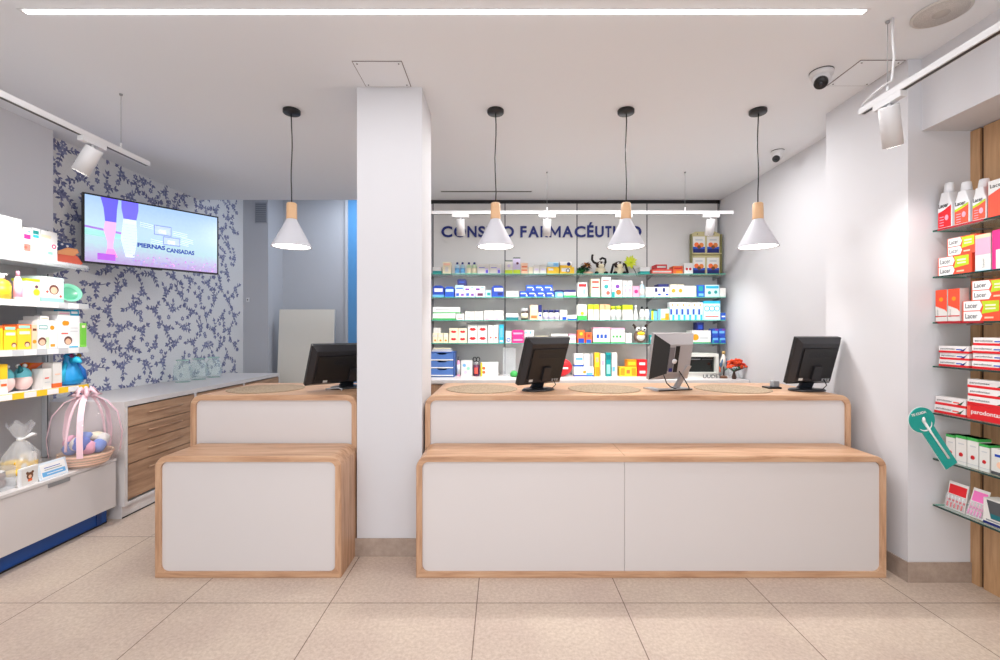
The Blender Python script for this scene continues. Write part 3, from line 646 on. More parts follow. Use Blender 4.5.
row(1,[
 (1,432.5,444,285.5,297,'rbox','royal',[(.15,.9,.45,.75,W),('w',0,.2,'sky',.1)],'royal blue rounded pack at the left end'),
 (1,444.5,454.5,286.5,297,'rbox','blue',[(.1,.9,.5,.75,'pale')],'mid blue rounded pack'),
 (2,455,475,291.5,297,'box','lilac',[(.1,.4,.2,.7,'blue'),(.6,.9,.2,.6,'purple')],'lilac boxes in the lower layer'),
 (1,475.3,485,291.5,297,'box','lilac',[(.2,.8,.2,.7,'plum')],'lilac box with plum print, lower layer'),
 (1,485.3,491,290,297,'box','pale',[(.3,.9,.2,.6,'teal')],'small pale blue box'),
 (2,464,485,286,291.5,'box',W,[(.1,.5,.2,.6,'purple'),(.6,.9,.6,.8,'sky')],'white boxes in the upper layer'),
 (1,455,463.8,285,291.5,'box','pale',[(.1,.9,.4,.6,'blue')],'pale blue box under the navy one'),
 (1,457,466.5,279,285,'rbox','navy',[(.2,.8,.4,.6,'blue')],'navy rounded pack topping the stack'),
 (1,491.5,504,285.5,297,'rbox','royal',[(.2,.95,.5,.78,W),(.5,.9,.15,.4,'navy')],'royal blue rounded pack by the rail'),
 (1,506,518.5,291,297,'box','offw',[(.6,.9,.2,.5,'pink')],'low white box right of the rail'),
 (4,519.5,554.5,291,297,'box','royal',BB,'blue boxes in the lower stack layer'),
 (3,526,553,284.8,291,'box','blue',BB,'blue boxes in the upper stack layer'),
 (1,555,563.5,290,297,'box','sky',[('w',.75,1,'navy',.1),(.3,.9,.1,.5,'palegreen')],'sky blue box with navy top'),
 (1,564,576,290,297,'box',W,[('w',.7,1,'navy',.12),('w',0,.25,'green',.12)],'white box with navy and green bands'),
 (1,577.5,587.5,282.5,297,'box',W,[(.1,.9,.7,.9,'red'),(.2,.5,.15,.6,'lgrey'),(.55,.85,.2,.55,'mint')],'white box with red heading'),
 (1,591,600,279,297,'box','cream',[(.1,.9,.76,.9,'coral'),(.1,.9,.5,.58,'red'),('w',0,.22,'palegreen',.1)],'tall cream box with red lines'),
 (1,601.5,611,277,297,'box',W,[('o',.5,.52,.25,'teal'),('o',.7,.2,.22,'coral'),(.1,.8,.8,.86,'coral')],'tallest white box with teal circle'),
 (1,611.5,622.5,280,297,'box',W,[('o',.55,.62,.2,'purple'),(.0,.4,.35,.45,'lilac'),('o',.65,.28,.26,'orange'),(.0,.3,0,.3,'teal')],'white box with orange and purple circles'),
 (2,623,632.5,280.5,297,'box','offw',[('o',.5,.7,.2,'mint'),(.2,.7,.3,.5,'pink')],'narrow white boxes with green dot'),
 (1,632.8,639.5,286,297,'box','pink',[('o',.5,.5,.3,'hot')],'pink box'),
 (1,640,645.5,281,297,'bottle','pale',[(.1,.5,'offw')],'pale blue bottle','white'),
 (1,645.8,653.5,287,297,'box',W,[],'blank white box'),
 (2,654,669.5,287,297,'box',W,[(.1,.45,.5,.9,'navy'),(.5,.9,.15,.35,'royal')],'white boxes with navy corner'),
 (1,658.5,669.5,284,287,'box','navy',[],'thin navy box lying on white ones'),
 (2,670,684,284.5,297,'box','cream',[('o',.5,.5,.3,'amber')],'cream boxes with amber dot'),
 (1,684.3,696.5,286,297,'box',W,[(.8,1,0,1,'palegreen')],'plain white box with pale green side'),
 (1,697,704.5,285,297,'box','blue',[(.2,.8,.5,.9,'teal'),(.2,.9,.1,.3,'sky')],'teal and blue box'),
 (1,705,719.5,284.8,297,'box',(200,236,248),[(.05,.95,.7,.9,'cyan'),('o',.3,.35,.14,'teal'),('o',.75,.4,.14,'teal')],'pale cyan box with two teal marks'),
 (1,720,726,288,297,'box','offw',[],'small white box at the right end'),
])
row(2,[
 (1,432.5,455.5,313.4,320,'box',W,[('w',0,.25,'green',.12),(.2,.7,.5,.7,'palegreen')],'lower long white box with green base'),
 (1,432.5,460,307,313.4,'box',W,[('w',0,.18,'green',.12),(.1,.6,.5,.7,'lgrey')],'upper long white box with green line'),
 (1,456,464.5,313.6,320,'box','offw',[(.2,.8,.2,.3,'coral')],'small white box beside long green lined ones'),
 (2,465,483.5,311.5,320,'box','offw',[(.1,.9,.6,.68,'lgrey'),(.1,.6,.2,.26,'coral')],'white boxes with grey print'),
 (2,484.2,503.6,310.5,320,'box','offw',[(.1,.5,.0,.2,'pink'),(.1,.9,.55,.62,'lgrey')],'white boxes with pink foot'),
 (1,506,518.5,313.5,320,'box',W,[('w',0,.42,'dteal',.1)],'white box with dark teal base'),
 (1,521,528.5,308.5,320,'jar','dbrown',[(.15,.6,'cream')],'dark jar with cream label','lgrey'),
 (1,530,538,305,320,'box','peach',[(.1,.9,.1,.3,'orange'),(.1,.9,.7,.8,'cream')],'tall peach box'),
 (1,538.3,542,305,320,'box',W,[(0,1,.5,1,'navy'),('o',.5,.3,.4,'royal')],'slim navy and white box'),
 (3,543,559.8,310,320,'jar','offw',[(.1,.62,'lilac')],'white jars with navy lids','navy'),
 (1,560,567.5,310,320,'box','offw',[(.3,.9,0,.3,'royal')],'white box with blue foot'),
 (1,568,576.8,315,320,'box',W,[('w',0,.3,'royal',.1)],'low white box with blue base'),
 (1,577.5,587,304.5,320,'box','offw',[(.1,.9,.6,.68,'lgrey'),('w',0,.28,'green',.1),('o',.5,.42,.2,'lime')],'white box with green base left of lime pair'),
 (2,588,599,304.5,320,'box','cream',[('w',.68,1,'lime',.08),('o',.5,.25,.3,'palegreen')],'cream boxes with lime top'),
 (2,599.5,610.3,304.5,320,'box','offw',[('w',.66,1,(240,180,130),.08),(.2,.8,.2,.26,'peach')],'white boxes with apricot top'),
 (2,610.8,622,306,320,'jar','offw',[(.1,.6,'white')],'white jars with green lids','lime'),
 (1,622.5,633,305,320,'box','offw',[('w',.68,1,'lime',.1),('o',.5,.3,.2,'cream')],'white box with lime top alone'),
 (1,633.8,638.8,305.5,320,'cone','offw',[],'slender white bottle','white'),
 (2,640,650.3,306.5,320,'bottle','offw',[(.1,.55,'white')],'white bottles with dark caps','black'),
 (1,651,657.6,309.5,320,'box','sky',[(0,.4,0,1,'lime'),(0,1,.85,1,'dgreen')],'green and blue box'),
 (1,658,669,309,320,'box',W,[('w',0,.16,'yellow',.1),(.65,1,0,.6,'amber'),(0,.25,0,1,'sky')],'white box with amber corner'),
 (6,669.5,703,302.5,320,'box',(205,240,235),[('w',.75,1,'white',.08),('o',.5,.85,.18,'amber'),(.1,.5,.3,.62,'royal'),(.5,.9,.0,.3,'cyan')],'slim pale blue boxes in a row'),
 (1,703.4,720.5,301,320,'box',(205,238,248),[('w',.86,1,'cyan',.1),('o',.2,.6,.17,'cyan'),('o',.2,.6,.12,W),('o',.5,.6,.17,'cyan'),('o',.5,.6,.12,W),('o',.8,.6,.17,'cyan'),('o',.8,.6,.12,W),(.1,.9,.15,.2,'coral')],'large pale cyan box with three rings'),
 (1,721,725.8,313,320,'box','blue',[(.1,.9,.4,.6,W)],'small blue box at the right end'),
])
LIP=('p',[(.15,.5),(.35,.68),(.5,.62),(.65,.68),(.88,.5),(.65,.34),(.38,.34)],'red')
row(3,[
 (3,432.5,448.5,333,343,'box','cream',[(.1,.9,.6,.8,'offw'),('o',.5,.25,.2,'amber')],'small cream boxes at the left end'),
 (1,433,440.5,328,333,'box','offw',[],'white box stacked at the left end'),
 (2,449,467,335.5,343,'box','cream',[LIP],'small lower lip balm boxes'),
 (2,449,467,328.3,335.5,'box','cream',[LIP],'small upper lip balm boxes'),
 (2,467.6,487.5,334,343,'box','offw',[LIP],'large lower lip balm boxes'),
 (2,467.6,487.5,324.8,334,'box','offw',[LIP],'large upper lip balm boxes'),
 (2,488,498.5,325,343,'box','offw',[('o',.5,.3,.2,'coral'),('o',.4,.7,.15,'palegreen')],'white boxes with tiny flowers'),
 (1,499,504,324.5,343,'box','cyan',[(.2,.8,.3,.8,'sky'),(.2,.8,.05,.15,W)],'slim cyan box'),
 (1,505.5,511.5,331,343,'box','offw',[('o',.5,.25,.35,'blue'),('o',.5,.25,.2,W)],'white box with blue ring'),
 (1,512,524,336.7,343,'rbox','hot',[(.1,.9,.35,.6,'pink')],'lower magenta pack'),
 (1,512,524,330,336.7,'rbox','hot',[(.1,.9,.35,.6,'pink')],'upper magenta pack'),
 (2,524.5,534,330,343,'box',W,[(.1,.9,.4,.5,'lgrey'),(.1,.5,.7,.9,'sky')],'white boxes by the magenta packs'),
 (1,535,549,336,343,'box','cream',[(.1,.9,.3,.5,'peach')],'cream box mostly behind the monitor'),
 (1,551,568,334,343,'box','offw',[(.1,.9,.3,.5,'lgrey')],'white box mostly behind the monitor'),
 (1,569,576,334,343,'box','offw',[(.2,.9,.3,.6,'pink'),('w',.8,1,'pink',.1)],'white box with pink top'),
 (1,577.5,585,330,343,'box','orange',[(.1,.9,.0,.35,'royal'),('o',.5,.7,.22,'yellow')],'taller orange and blue box'),
 (1,585.5,592,332.5,343,'box','orange',[(.1,.9,.0,.32,'blue'),('o',.5,.68,.22,'red')],'shorter orange and blue box'),
 (1,593,610.5,327.5,343,'box','offw',[(.2,.35,.3,.55,'blue'),(.42,.57,.3,.55,'blue'),(.65,.8,.3,.55,'blue'),('w',.9,1,'pink',.1),('w',0,.06,'green',.1)],'white box with blue print'),
 (1,611,625,328,343,'box','offw',[(.1,.25,.35,.5,'green'),(.35,.5,.35,.5,'green'),(.6,.75,.35,.5,'green'),('w',0,.06,'green',.1),('w',.88,1,'pink',.1)],'white box with green print'),
 (1,625.5,632,333,343,'box','offw',[('o',.5,.6,.3,'palegreen')],'small white box with green dot'),
 (3,650,658.8,335,343,'box','teal',[(.2,.8,.4,.7,W)],'small teal boxes behind the silver monitor'),
 (3,659,689,336,343,'box','offw',[(.2,.8,.4,.6,'coral')],'white boxes behind the silver monitor'),
 (1,691.5,711,330.5,343,'box','offw',[('o',.2,.45,.26,'amber'),(.4,.85,.3,.5,'lgrey'),(0,1,0,.06,'green')],'long white box with amber dot'),
 (2,712,726,336,343,'rbox','royal',[(.1,.9,.4,.7,'sky'),(0,.3,.1,.4,'teal')],'rounded blue packs, lower layer'),
 (2,712,726,328.5,336,'rbox','royal',[(.1,.9,.35,.65,'sky'),(.5,1,.7,.95,'purple')],'rounded blue packs, upper layer'),
 (1,697,704.5,322.5,330.5,'box','navy',[(.2,.8,.2,.7,'royal')],'dark blue cube topping the long white box'),
])
row(4,[
 (1,456.5,460.5,357,376.5,'bottle','pink',[(.1,.6,'offw')],'slim pink bottle','dgrey'),
 (1,461,472.5,361,376.5,'box','offw',[('o',.3,.7,.15,'sky'),('o',.65,.5,.15,'mint'),('o',.4,.25,.15,'lilac')],'white box with pastel flowers'),
 (1,480.5,498.5,363,376.5,'box',W,[(0,.1,0,1,'yellow'),('o',.18,.6,.12,'orange'),('o',.18,.3,.12,'orange')],'long white box with orange marks'),
 (1,574,593.5,367,376.5,'box',W,[('w',0,.14,'royal',.12),(.45,.6,.3,.6,'amber'),(.62,.95,.1,.4,'sky')],'lower wide white and blue box'),
 (1,574.3,583.6,354,367,'box',W,[('w',0,.14,'blue',.12),(.1,.9,.5,.7,'sky')],'upper white and blue box'),
 (1,584,593,354,367,'box','offw',[(.1,.5,.2,.8,'pale'),(.6,.95,0,1,'grey')],'white box with grey side'),
 (1,594.2,599.4,353,376.5,'box','yellow',[(.1,.9,.0,.4,'amber'),(.2,.8,.6,.8,'tan')],'tall narrow yellow box'),
 (1,600,605,354,376.5,'box','offw',[(.2,.8,.5,.7,'pink')],'tall narrow white box between yellow and green'),
 (1,605.4,610.8,353,376.5,'box','teal',[(.15,.85,.1,.5,'mint'),(.1,.9,.7,.9,'dteal')],'tall narrow teal box'),
 (1,611.2,617,353,376.5,'box','offw',[(.2,.9,.6,.8,'lgrey'),(.1,.6,.2,.4,'sky')],'tall white and blue box'),
 (1,619,636.5,367.5,376.5,'box','yellow',[(.05,.3,.1,.9,'amber'),(.4,.6,.3,.7,'orange'),(.7,.95,.1,.9,'amber')],'yellow box in the lower layer'),
 (1,627,636.5,360,367.5,'box','amber',[(.1,.9,.3,.7,'yellow')],'amber box stacked on the yellow one'),
 (1,637,647,368.2,376.5,'box','red',[(.2,.8,.35,.65,W)],'red box in the lower layer'),
 (1,637,647,360,368.2,'box','red',[(.2,.8,.35,.65,W)],'red box in the upper layer'),
])
# special things on the rear shelves
def at5(px,z,y=5.40): return (XW(px,y),y,z)
def plush(px,loops,lab):
    t=empty('plush_monkey',at5(px,2.1495))
    CR,BR,DK=M('cream',rough=.9),mat((62,46,42),rough=.9),mat((28,24,26),rough=.9)
    MB().blob((0,0,.05),(.062,.05,.05),CR).build('body',t)
    MB().blob((0,-.005,.115),(.058,.05,.045),BR).build('head',t)
    MB().blob((0,-.045,.10),(.036,.02,.026),CR).build('muzzle',t)
    for s_ in(-1,1):
        e=MB(); e.blob((s_*.02,-.05,.128),.013,W,seg=10,rings=7); e.blob((s_*.018,-.062,.128),.005,BLK,seg=8,rings=5); e.build('eye',t)
        MB().blob((s_*.055,-.045,.018),(.024,.034,.018),DK).build('foot',t)
        if loops and s_>0: P=[(.04,0,.12),(.058,-.01,.15),(.055,-.01,.185),(.02,-.01,.198),(-.01,-.01,.18)]
        elif loops: P=[(-.04,0,.13),(-.08,0,.15),(-.10,0,.18),(-.098,0,.22),(-.092,0,.24)]
        else: P=[(s_*.035,0,.135),(s_*.07,-.01,.12),(s_*.085,-.015,.07),(s_*.10,-.02,.016)]
        MB().tube(P,.014,DK,seg=8).build('arm',t)
    tag(t,lab,'plush toy','plush monkeys on the top glass shelf')
plush(600.5,True,'big eyed plush monkey with arms raised, left of the pair')
plush(619,False,'big eyed plush monkey with arms hanging, right of the pair')
def leaves(mb,c,n,r,m,sz):
    for k in range(n):
        a=random.uniform(0,2*PI); b_=random.uniform(-.1,1.3); rr=r*random.uniform(.4,1)
        p=Vector((math.cos(a)*math.cos(b_)*rr,math.sin(a)*math.cos(b_)*rr*.6,math.sin(b_)*rr))+Vector(c); p.z=max(p.z,sz*1.3)
        T=TZ(p,a,random.uniform(-.7,.7),random.uniform(-1,1)); 
        mb.add([(0,-sz*.3,0),(sz*.5,-sz*.5,.005),(sz*1.3,0,0),(sz*.5,sz*.5,.005),(0,sz*.3,0)],[(0,1,2,3,4)],m,T=T)
t=empty('potted_plant',at5(584,2.1495,5.42))
random.seed(11); f=MB(); leaves(f,(-.01,0,.03),70,.075,M('dgreen'),.03); leaves(f,(-.03,0,.02),50,.06,M('green'),.025); f.build('foliage',t)
MB().lathe([(.05,0),(.06,.03),(.055,.035)],M('peach'),c=(.05,0,0),seg=18).build('pot',t)
fl=MB(); leaves(fl,(.02,-.01,.09),40,.06,M('brown'),.03); leaves(fl,(.02,-.03,.1),14,.04,M('amber'),.02); fl.build('flower_head',t)
tag(t,'bushy green plant with brown orange head beside the plush toys','plant')
t=empty('artificial_flower',at5(637,2.1495,5.5))
MB().tube([(0,0,0),(-.02,0,.05),(-.06,0,.12),(-.08,0,.15)],.006,M('dgrey')).build('stem',t)
fl=MB(); YG=mat((190,200,40),rough=.7)
for k in range(26):
    a=k*2.4; r0=.02+.05*((k%5)/5); T=TZ((-.085+math.cos(a)*r0,-.01-.02*(k%3),.165+math.sin(a)*r0),0,R(90),a)
    fl.add([(0,0,0),(.015,.012,0),(.045,0,.004),(.015,-.012,0)],[(0,1,2,3)],YG,T=TZ((-.085,-.02,.165),0)@Euler((0,-a,0)).to_matrix().to_4x4()@TZ((.02+.012*(k%3),-.004*(k%4),0),0,R(70)))
fl.blob((-.085,-.01,.165),(.048,.02,.048),YG); fl.build('petals',t); MB().blob((-.085,-.035,.165),.014,M('lime'),seg=10,rings=6).build('flower_center',t)
tag(t,'yellow green artificial flower on a dark stem, top glass shelf','flower')
# display rack with four picture packets
t=empty('display_rack',(XW(705.5,5.5),5.5,2.1495)); TN=mat((196,186,140),rough=.6)
r_=MB(); r_.prism([(-.185,0),(.185,0),(.185,.50),(.12,.535),(-.12,.535),(-.185,.50)],0,.012,TN); r_.build('backboard',t)
for x0,x1 in ((-.188,-.176),(.176,.188)): MB().box(x0,x1,-.03,.012,0,.5,mat((120,120,80),rough=.6)).build('side_rail',t)
for z in (.005,.26): MB().box(-.176,.176,-.04,0,z,z+.012,TN).build('ledge',t)
for x in (-.1,.1): MB().lathe([(.006,0),(.006,.006)],BLK,T=TZ((x,0,.505),0,R(90)),seg=10).build('screw',t)
tag(t,'tan cardboard display rack standing at the right of the top shelf','display rack')
for i,(x,z,lb) in enumerate(((-.085,.273,'upper left'),(.085,.273,'upper right'),(-.085,.018,'lower left'),(.085,.018,'lower right'))):
    p=MB(); p.box(-.072,.072,-.012,0,0,.2,'offw'); decal(p,.144,.2,-.012,[(0,1,0,.3,'navy'),(0,1,.25,.38,'blue'),('o',.3,.5,.2,'orange'),('o',.7,.48,.2,(225,130,60)),(.2,.8,.75,.85,'lgrey'),('o',.5,.36,.16,'brown')])
    tag(p.build('picture_packet',loc=(t.location.x+x,t.location.y-.002,t.location.z+z)),lb+' orange and blue packet on the tan display rack','packet','packets on the tan display rack')
# owl plush on fourth shelf, clips etc
t=empty('plush_owl',at5(640,1.3435,5.38)); 
MB().blob((0,0,.075),(.075,.05,.075),mat((120,95,85),rough=.9)).build('body',t); MB().blob((0,-.02,.07),(.055,.04,.05),M('offw')).build('belly',t)
MB().blob((-.005,-.055,.11),(.045,.012,.022),M('yellow')).build('beak',t)
for s_ in(-1,1):
    e=MB(); e.blob((s_*.035,-.035,.16),.028,W,seg=12,rings=8); e.blob((s_*.033,-.06,.16),.012,BLK,seg=10,rings=6); e.build('eye',t)
    MB().tube([(s_*.05,0,.16),(s_*.065,0,.2),(s_*.085,0,.215)],.014,M('dbrown')).build('ear',t)
tag(t,'brown and white plush owl with yellow beak on the fourth glass shelf','plush toy')
# drawer unit, scissors, cups, bag, machine, figurine, bouquet
t=empty('drawer_unit',(XW(443,5.28),5.2,.9556)); DB=mat((70,110,190),rough=.3); DB2=mat((92,130,200),rough=.2,alpha=.9)
MB().box(-.14,.14,.0,.25,0,.01,DB).box(-.14,.14,0,.25,.28,.29,DB).box(-.14,-.132,0,.25,.01,.28,DB).box(.132,.14,0,.25,.01,.28,DB).box(-.13,.13,.24,.25,.01,.28,DB).build('case',t)
for k in range(3):
    z=.014+k*.089; d_=MB(); d_.prism([(-.128,z),(.128,z),(.128,z+.083),(.06,z+.083),(.035,z+.066),(-.035,z+.066),(-.06,z+.083),(-.128,z+.083)],-.006,.2,DB2); d_.box(-.128,.128,-.009,-.006,z+.0,z+.012,W)
    d_.build('drawer',t)
tag(t,'blue translucent plastic drawer unit at the left of the rear counter','drawer unit')
t0=MB(); 
for k in range(5): t0.box(-.12+.004*k,.10-.003*k,-.002*k,.17,k*.008,k*.008+.007,['offw','white','lgrey','white','cream'][k])
tag(t0.build('paper_stack',loc=(XW(443,5.28),5.22,.9556+.2905)),'low stack of papers on the blue drawer unit','paper stack')
t=empty('pen_holder',(XW(476.3,5.32),5.34,.9556)); MB().lathe([(.032,0),(.036,.004),(.036,.13),(.033,.13)],M('plum'),seg=6).build('cup',t); MB().box(-.02,.02,-.037,-.034,.03,.1,M('coral')).build('label_patch',t); tag(t,'plum pen holder on the rear counter','pen holder')
s_=MB()
for sx in(-1,1): s_.tube([(sx*.02+.02*math.cos(a*PI/5),0,.19+.026*math.sin(a*PI/5)) for a in range(11)],.006,BLK,seg=6); s_.tube([(sx*.02,0,.165),(sx*.0,0,.135),(-sx*.008,0,.06)],.004,M('lgrey'),seg=6)
tag(s_.build('scissors',loc=(XW(476.3,5.32),5.34,.96)),'black handled scissors standing in the plum pen holder','scissors')
t=empty('clear_stand',(XW(508,5.3),5.3,.9556)); MB().box(-.06,.09,0,.06,0,.004,CLEAR).box(-.06,.09,.055,.06,0,.33,CLEAR).build('holder',t); tag(t,'empty clear acrylic leaflet stand left of the square monitor','leaflet stand')
t=MB(); t.lathe([(.028,0),(.044,.01),(.046,.04),(.03,.062),(.01,.07)],M('green'),seg=20); tag(t.build('green_bowl',loc=(XW(514,5.25),5.25,.9556)),'small bright green rounded pot on the rear counter','pot')
t=empty('red_helmet_bag',(XW(561,5.25),5.25,.9556)); MB().blob((0,.04,.106),(.135,.06,.105),M('red')).build('bag',t); MB().tube([(-.04,.04,.19),(0,.04,.22),(.04,.04,.19)],.007,M('dred')).build('handle',t); MB().box(-.02,.08,-.022,-.018,.09,.11,W).build('label_patch',t)
tag(t,'rounded red bag standing behind the square monitor','bag')
t=empty('dispenser_unit',(XW(702,5.15),5.15,.9556)); gw=mat((220,220,214),rough=.4)
m=MB(); m.box(-.19,.19,0,.3,.235,.27,gw); m.box(-.19,.19,0,.3,0,.06,gw); m.box(-.19,-.155,0,.3,.06,.235,gw); m.box(.155,.19,0,.3,.06,.235,gw); m.box(-.155,.155,.2,.3,.06,.235,BLK); m.build('casing',t)
MB().box(-.155,.155,.045,.05,.06,.235,mat((25,30,28),rough=.1)).build('screen',t); MB().box(-.12,.0,.042,.0445,.2,.21,M('grey')).box(.02,.14,.042,.0445,.2,.208,M('dgrey')).build('display_text',t)
MB().box(-.22,.22,-.01,.0,.05,.056,gw).build('tray_lip',t)
tag(t,'white casing with a dark recessed screen on the rear counter','machine')
t=empty('bird_figurine',(XW(728,5.0),5.10,.9556)); 
MB().lathe([(.035,0),(.03,.02),(.012,.03)],M('brown'),seg=12,sx=1.3).build('base',t)
MB().tube([(0,0,.02),(.005,0,.09),(0,0,.13)],.008,M('dbrown')).build('leg',t)
b_=MB(); b_.tube([(-.03,0,.1),(-.02,0,.14),(-.005,0,.19),(.0,0,.24),(-.002,0,.27)],[.006,.02,.034,.02,.008],mat((215,212,205),rough=.6),seg=10); b_.build('body',t)
b_=MB(); b_.tube([(-.045,-.01,.09),(-.04,-.02,.15),(-.02,-.02,.21)],[.004,.016,.008],mat((60,90,120),rough=.6)); b_.tube([(.03,-.01,.11),(.035,-.01,.16),(.02,-.01,.22)],[.004,.014,.008],mat((60,90,120),rough=.6)); b_.tube([(-.045,-.015,.07),(-.05,-.015,.13)],[.004,.008],M('orange')); b_.build('wing',t)
MB().blob((.0,0,.285),(.02,.016,.02),mat((190,160,100),rough=.6)).build('head',t)
tag(t,'slim painted bird figurine at the right end of the rear counter','figurine')
t=empty('flower_bouquet',(2.555,4.99,.9556))
MB().lathe([(.02,0),(.025,.02),(.012,.07),(.015,.09)],M('dbrown'),c=(-.01,0,0),seg=12).build('vase',t)
s_=MB()
for k in range(7): s_.tube([(-.01,0,.08),(-.07+k*.03,0,.125)],.005,M('dbrown'),seg=6)
leaves(s_,(.01,0,.11),16,.09,M('dgreen'),.03); s_.build('stems',t)
random.seed(5); f=MB(); OR=mat((235,80,35),rough=.7); OR2=mat((205,45,30),rough=.7)
for k in range(60):
    a=random.uniform(0,PI); rr=random.uniform(.02,.1); c=(.01+math.cos(a)*rr,random.uniform(-.03,.03),.13+math.sin(a)*rr*.9)
    f.blob(c,(.019,.015,.014),random.choice([OR,OR,OR2]),seg=7,rings=5,wob=.2)
f.build('blossoms',t); tag(t,'fan shaped bouquet of orange red flowers on the rear counter','flowers')
t=MB(); t.box(-.05,.05,0,.002,0,.16,CLEAR); t.box(-.05,.05,0,.05,0,.003,CLEAR); t.box(-.05,.05,.045,.047,0,.12,CLEAR); tag(t.build('leaflet_holder',loc=(2.62,5.12,.9556)),'clear plastic leaflet holder right of the red flowers','leaflet holder')
# ================================================================ LEFT SHELVING
XLF=-3.19
u=empty('shelving_unit',(-3.6,2.3,0)); GP=mat((186,184,184),rough=.5)
MB().box(0,.02,-2.0,1.27,.50,2.27,GP).box(0,.02,1.27,1.33,.93,2.27,GP).build('back_panel',u)
MB().box(.02,.05,1.24,1.27,.50,2.27,M('lgrey')).box(.048,.051,1.25,1.26,.5,2.27,M('dgrey')).build('upright',u)
ZL=[1.985,1.69,1.36,1.075]
for i,z in enumerate(ZL):
    s_=MB().box(.022,-XLF*0+.405,-2.0,1.21,z-.02,z-.001,PWHITE).build('shelf',u)
    rl=MB(); rl.box(.406,.412,-2.0,1.21,z-.042,z-.0,M('yellow') if i==3 else (M('lgrey') if i else CLEAR))
    y=-1.9; k=0
    while y<1.1 and i: rl.box(.412,.4135,y,y+.08,z-.04,z-.003,'white'); y+=.155
    rl.build('price_rail',s_)
    MB().add([(.02,1.2,z-.021),(.3,1.2,z-.021),(.02,1.2,z-.08),(.02,1.206,z-.021),(.3,1.206,z-.021),(.02,1.206,z-.08)],[(0,2,1),(3,4,5),(0,1,4,3),(1,2,5,4),(2,0,3,5)],M('lgrey')).build('bracket',s_)
tag(u,'white wall shelving unit with price rails at the left edge','shelving unit')
bc=empty('drawer_base_cabinet',(-3.3,3.53,0))
MB().box(-.3,.29,-3.4,0,.14,.468,LAC).build('body',bc); MB().box(-.3,.31,-3.4,.0,.478,.497,LAC).build('top_board',bc)
MB().box(-.3,.24,-3.39,-.01,0,.139,mat((18,78,160),rough=.4)).box(.24,.243,-3.39,-.01,0,.012,BLK).box(.24,.246,-.1,-.06,.012,.139,mat((14,62,130),rough=.4)).build('plinth',bc)
for y0,y1 in ((-3.395,-1.70),(-1.695,-.003)):
    d_=MB().box(.2905,.306,y0,y1,.127,.474,LAC); d_=d_.build('drawer_front',bc)
    yc=-.455 if y1>-1 else -2.0
    MB().box(.306,.311,yc-.075,yc+.075,.448,.472,M('grey',metal=.3)).build('handle',d_)
tag(bc,'low white drawer cabinet with blue plinth under the left shelves','cabinet')
def YL(px,X=3.22): return X*F/(CX-px)
def left(ri,items):
    place=['the top left shelf','the second left shelf','the third left shelf','the lowest left shelf'][ri]
    for it in items:
        px0,px1,hpx,kind,col,ds,desc=it[:7]; cap=it[7] if len(it)>7 else 'white'; lift=it[8] if len(it)>8 else 0; back=it[9] if len(it)>9 else 0
        y0,y1=YL(px0),YL(px1); w=(y1-y0)*.97; ym=(y0+y1)/2; h=hpx*ym/F
        dep=min(.2,max(.08,w)) if kind in('box','rbox') else w
        product(kind,w,dep,h,col,ds,'%s on %s'%(desc,place),'jar' if kind=='jar' else 'bottle' if kind in('bottle','pump','cone') else 'box','products on '+place,(-3.22-back,ym,ZL[ri]+lift),rz=PI/2,cap=cap)
def child(u,v,s=1): return [('o',u,v,.17*s,(110,60,50)),('o',u,v-.03,.12*s,'skin')]
BW='white'
left(0,[(-60,-22,38,'box',BW,[(.1,.6,.6,.64,'pink')],'large white box partly outside the frame'),
 (-20,22.3,38,'box',BW,[(.05,.8,.72,.74,'pink'),(.1,.7,.5,.53,'peach'),(.5,.7,.3,.34,'pink'),('w',0,.02,'white',.1),(.82,.97,.75,.95,'palegreen')],'largest white box'),
 (23,31.5,29,'box','offw',[(.1,.9,.62,.78,'hot'),(.1,.9,.2,.45,(190,120,110)),('o',.7,.88,.12,'teal'),('o',.3,.33,.2,'coral')],'white box with magenta band'),
 (32,40,30,'box',BW,[(.1,.85,.8,.92,'teal'),(.1,.85,.68,.78,'cyan'),(.2,.7,.3,.5,'lilac')],'white box with two teal bars'),
 (41,57.5,29,'box',BW,[(0,.6,.75,.85,'cream'),('o',.78,.5,.14,'hot'),('o',.78,.5,.08,'white'),(.4,.7,.2,.3,'mint')],'wide white box with pink ring')])
left(1,[(-22,-3,20,'bottle','amber',[(.2,.6,'yellow')],'amber bottle partly outside the frame'),
 (-2,16.5,25,'pump',(244,160,40),[(.12,.55,'yellow')],'amber bottle with white pump'),
 (17.5,24.5,29,'bottle','offw',[(.1,.5,'pink')],'white bottle with pink cap','pink'),
 (26,40,22,'box',BW,[(.5,1,0,1,'palegreen'),('w',.88,1,'lime',.1),('o',.75,.4,.25,'yellow'),('o',.75,.65,.13,'plum')],'white and lime box with fruit picture'),
 (41,64,25,'box',(225,245,242),[('w',0,.16,'mint',.12),(.08,.92,.2,.9,'white')]+child(.55,.5,1.3)+[('o',.25,.4,.06,'coral'),('o',.85,.25,.06,'coral')],'white and mint box with child face')])
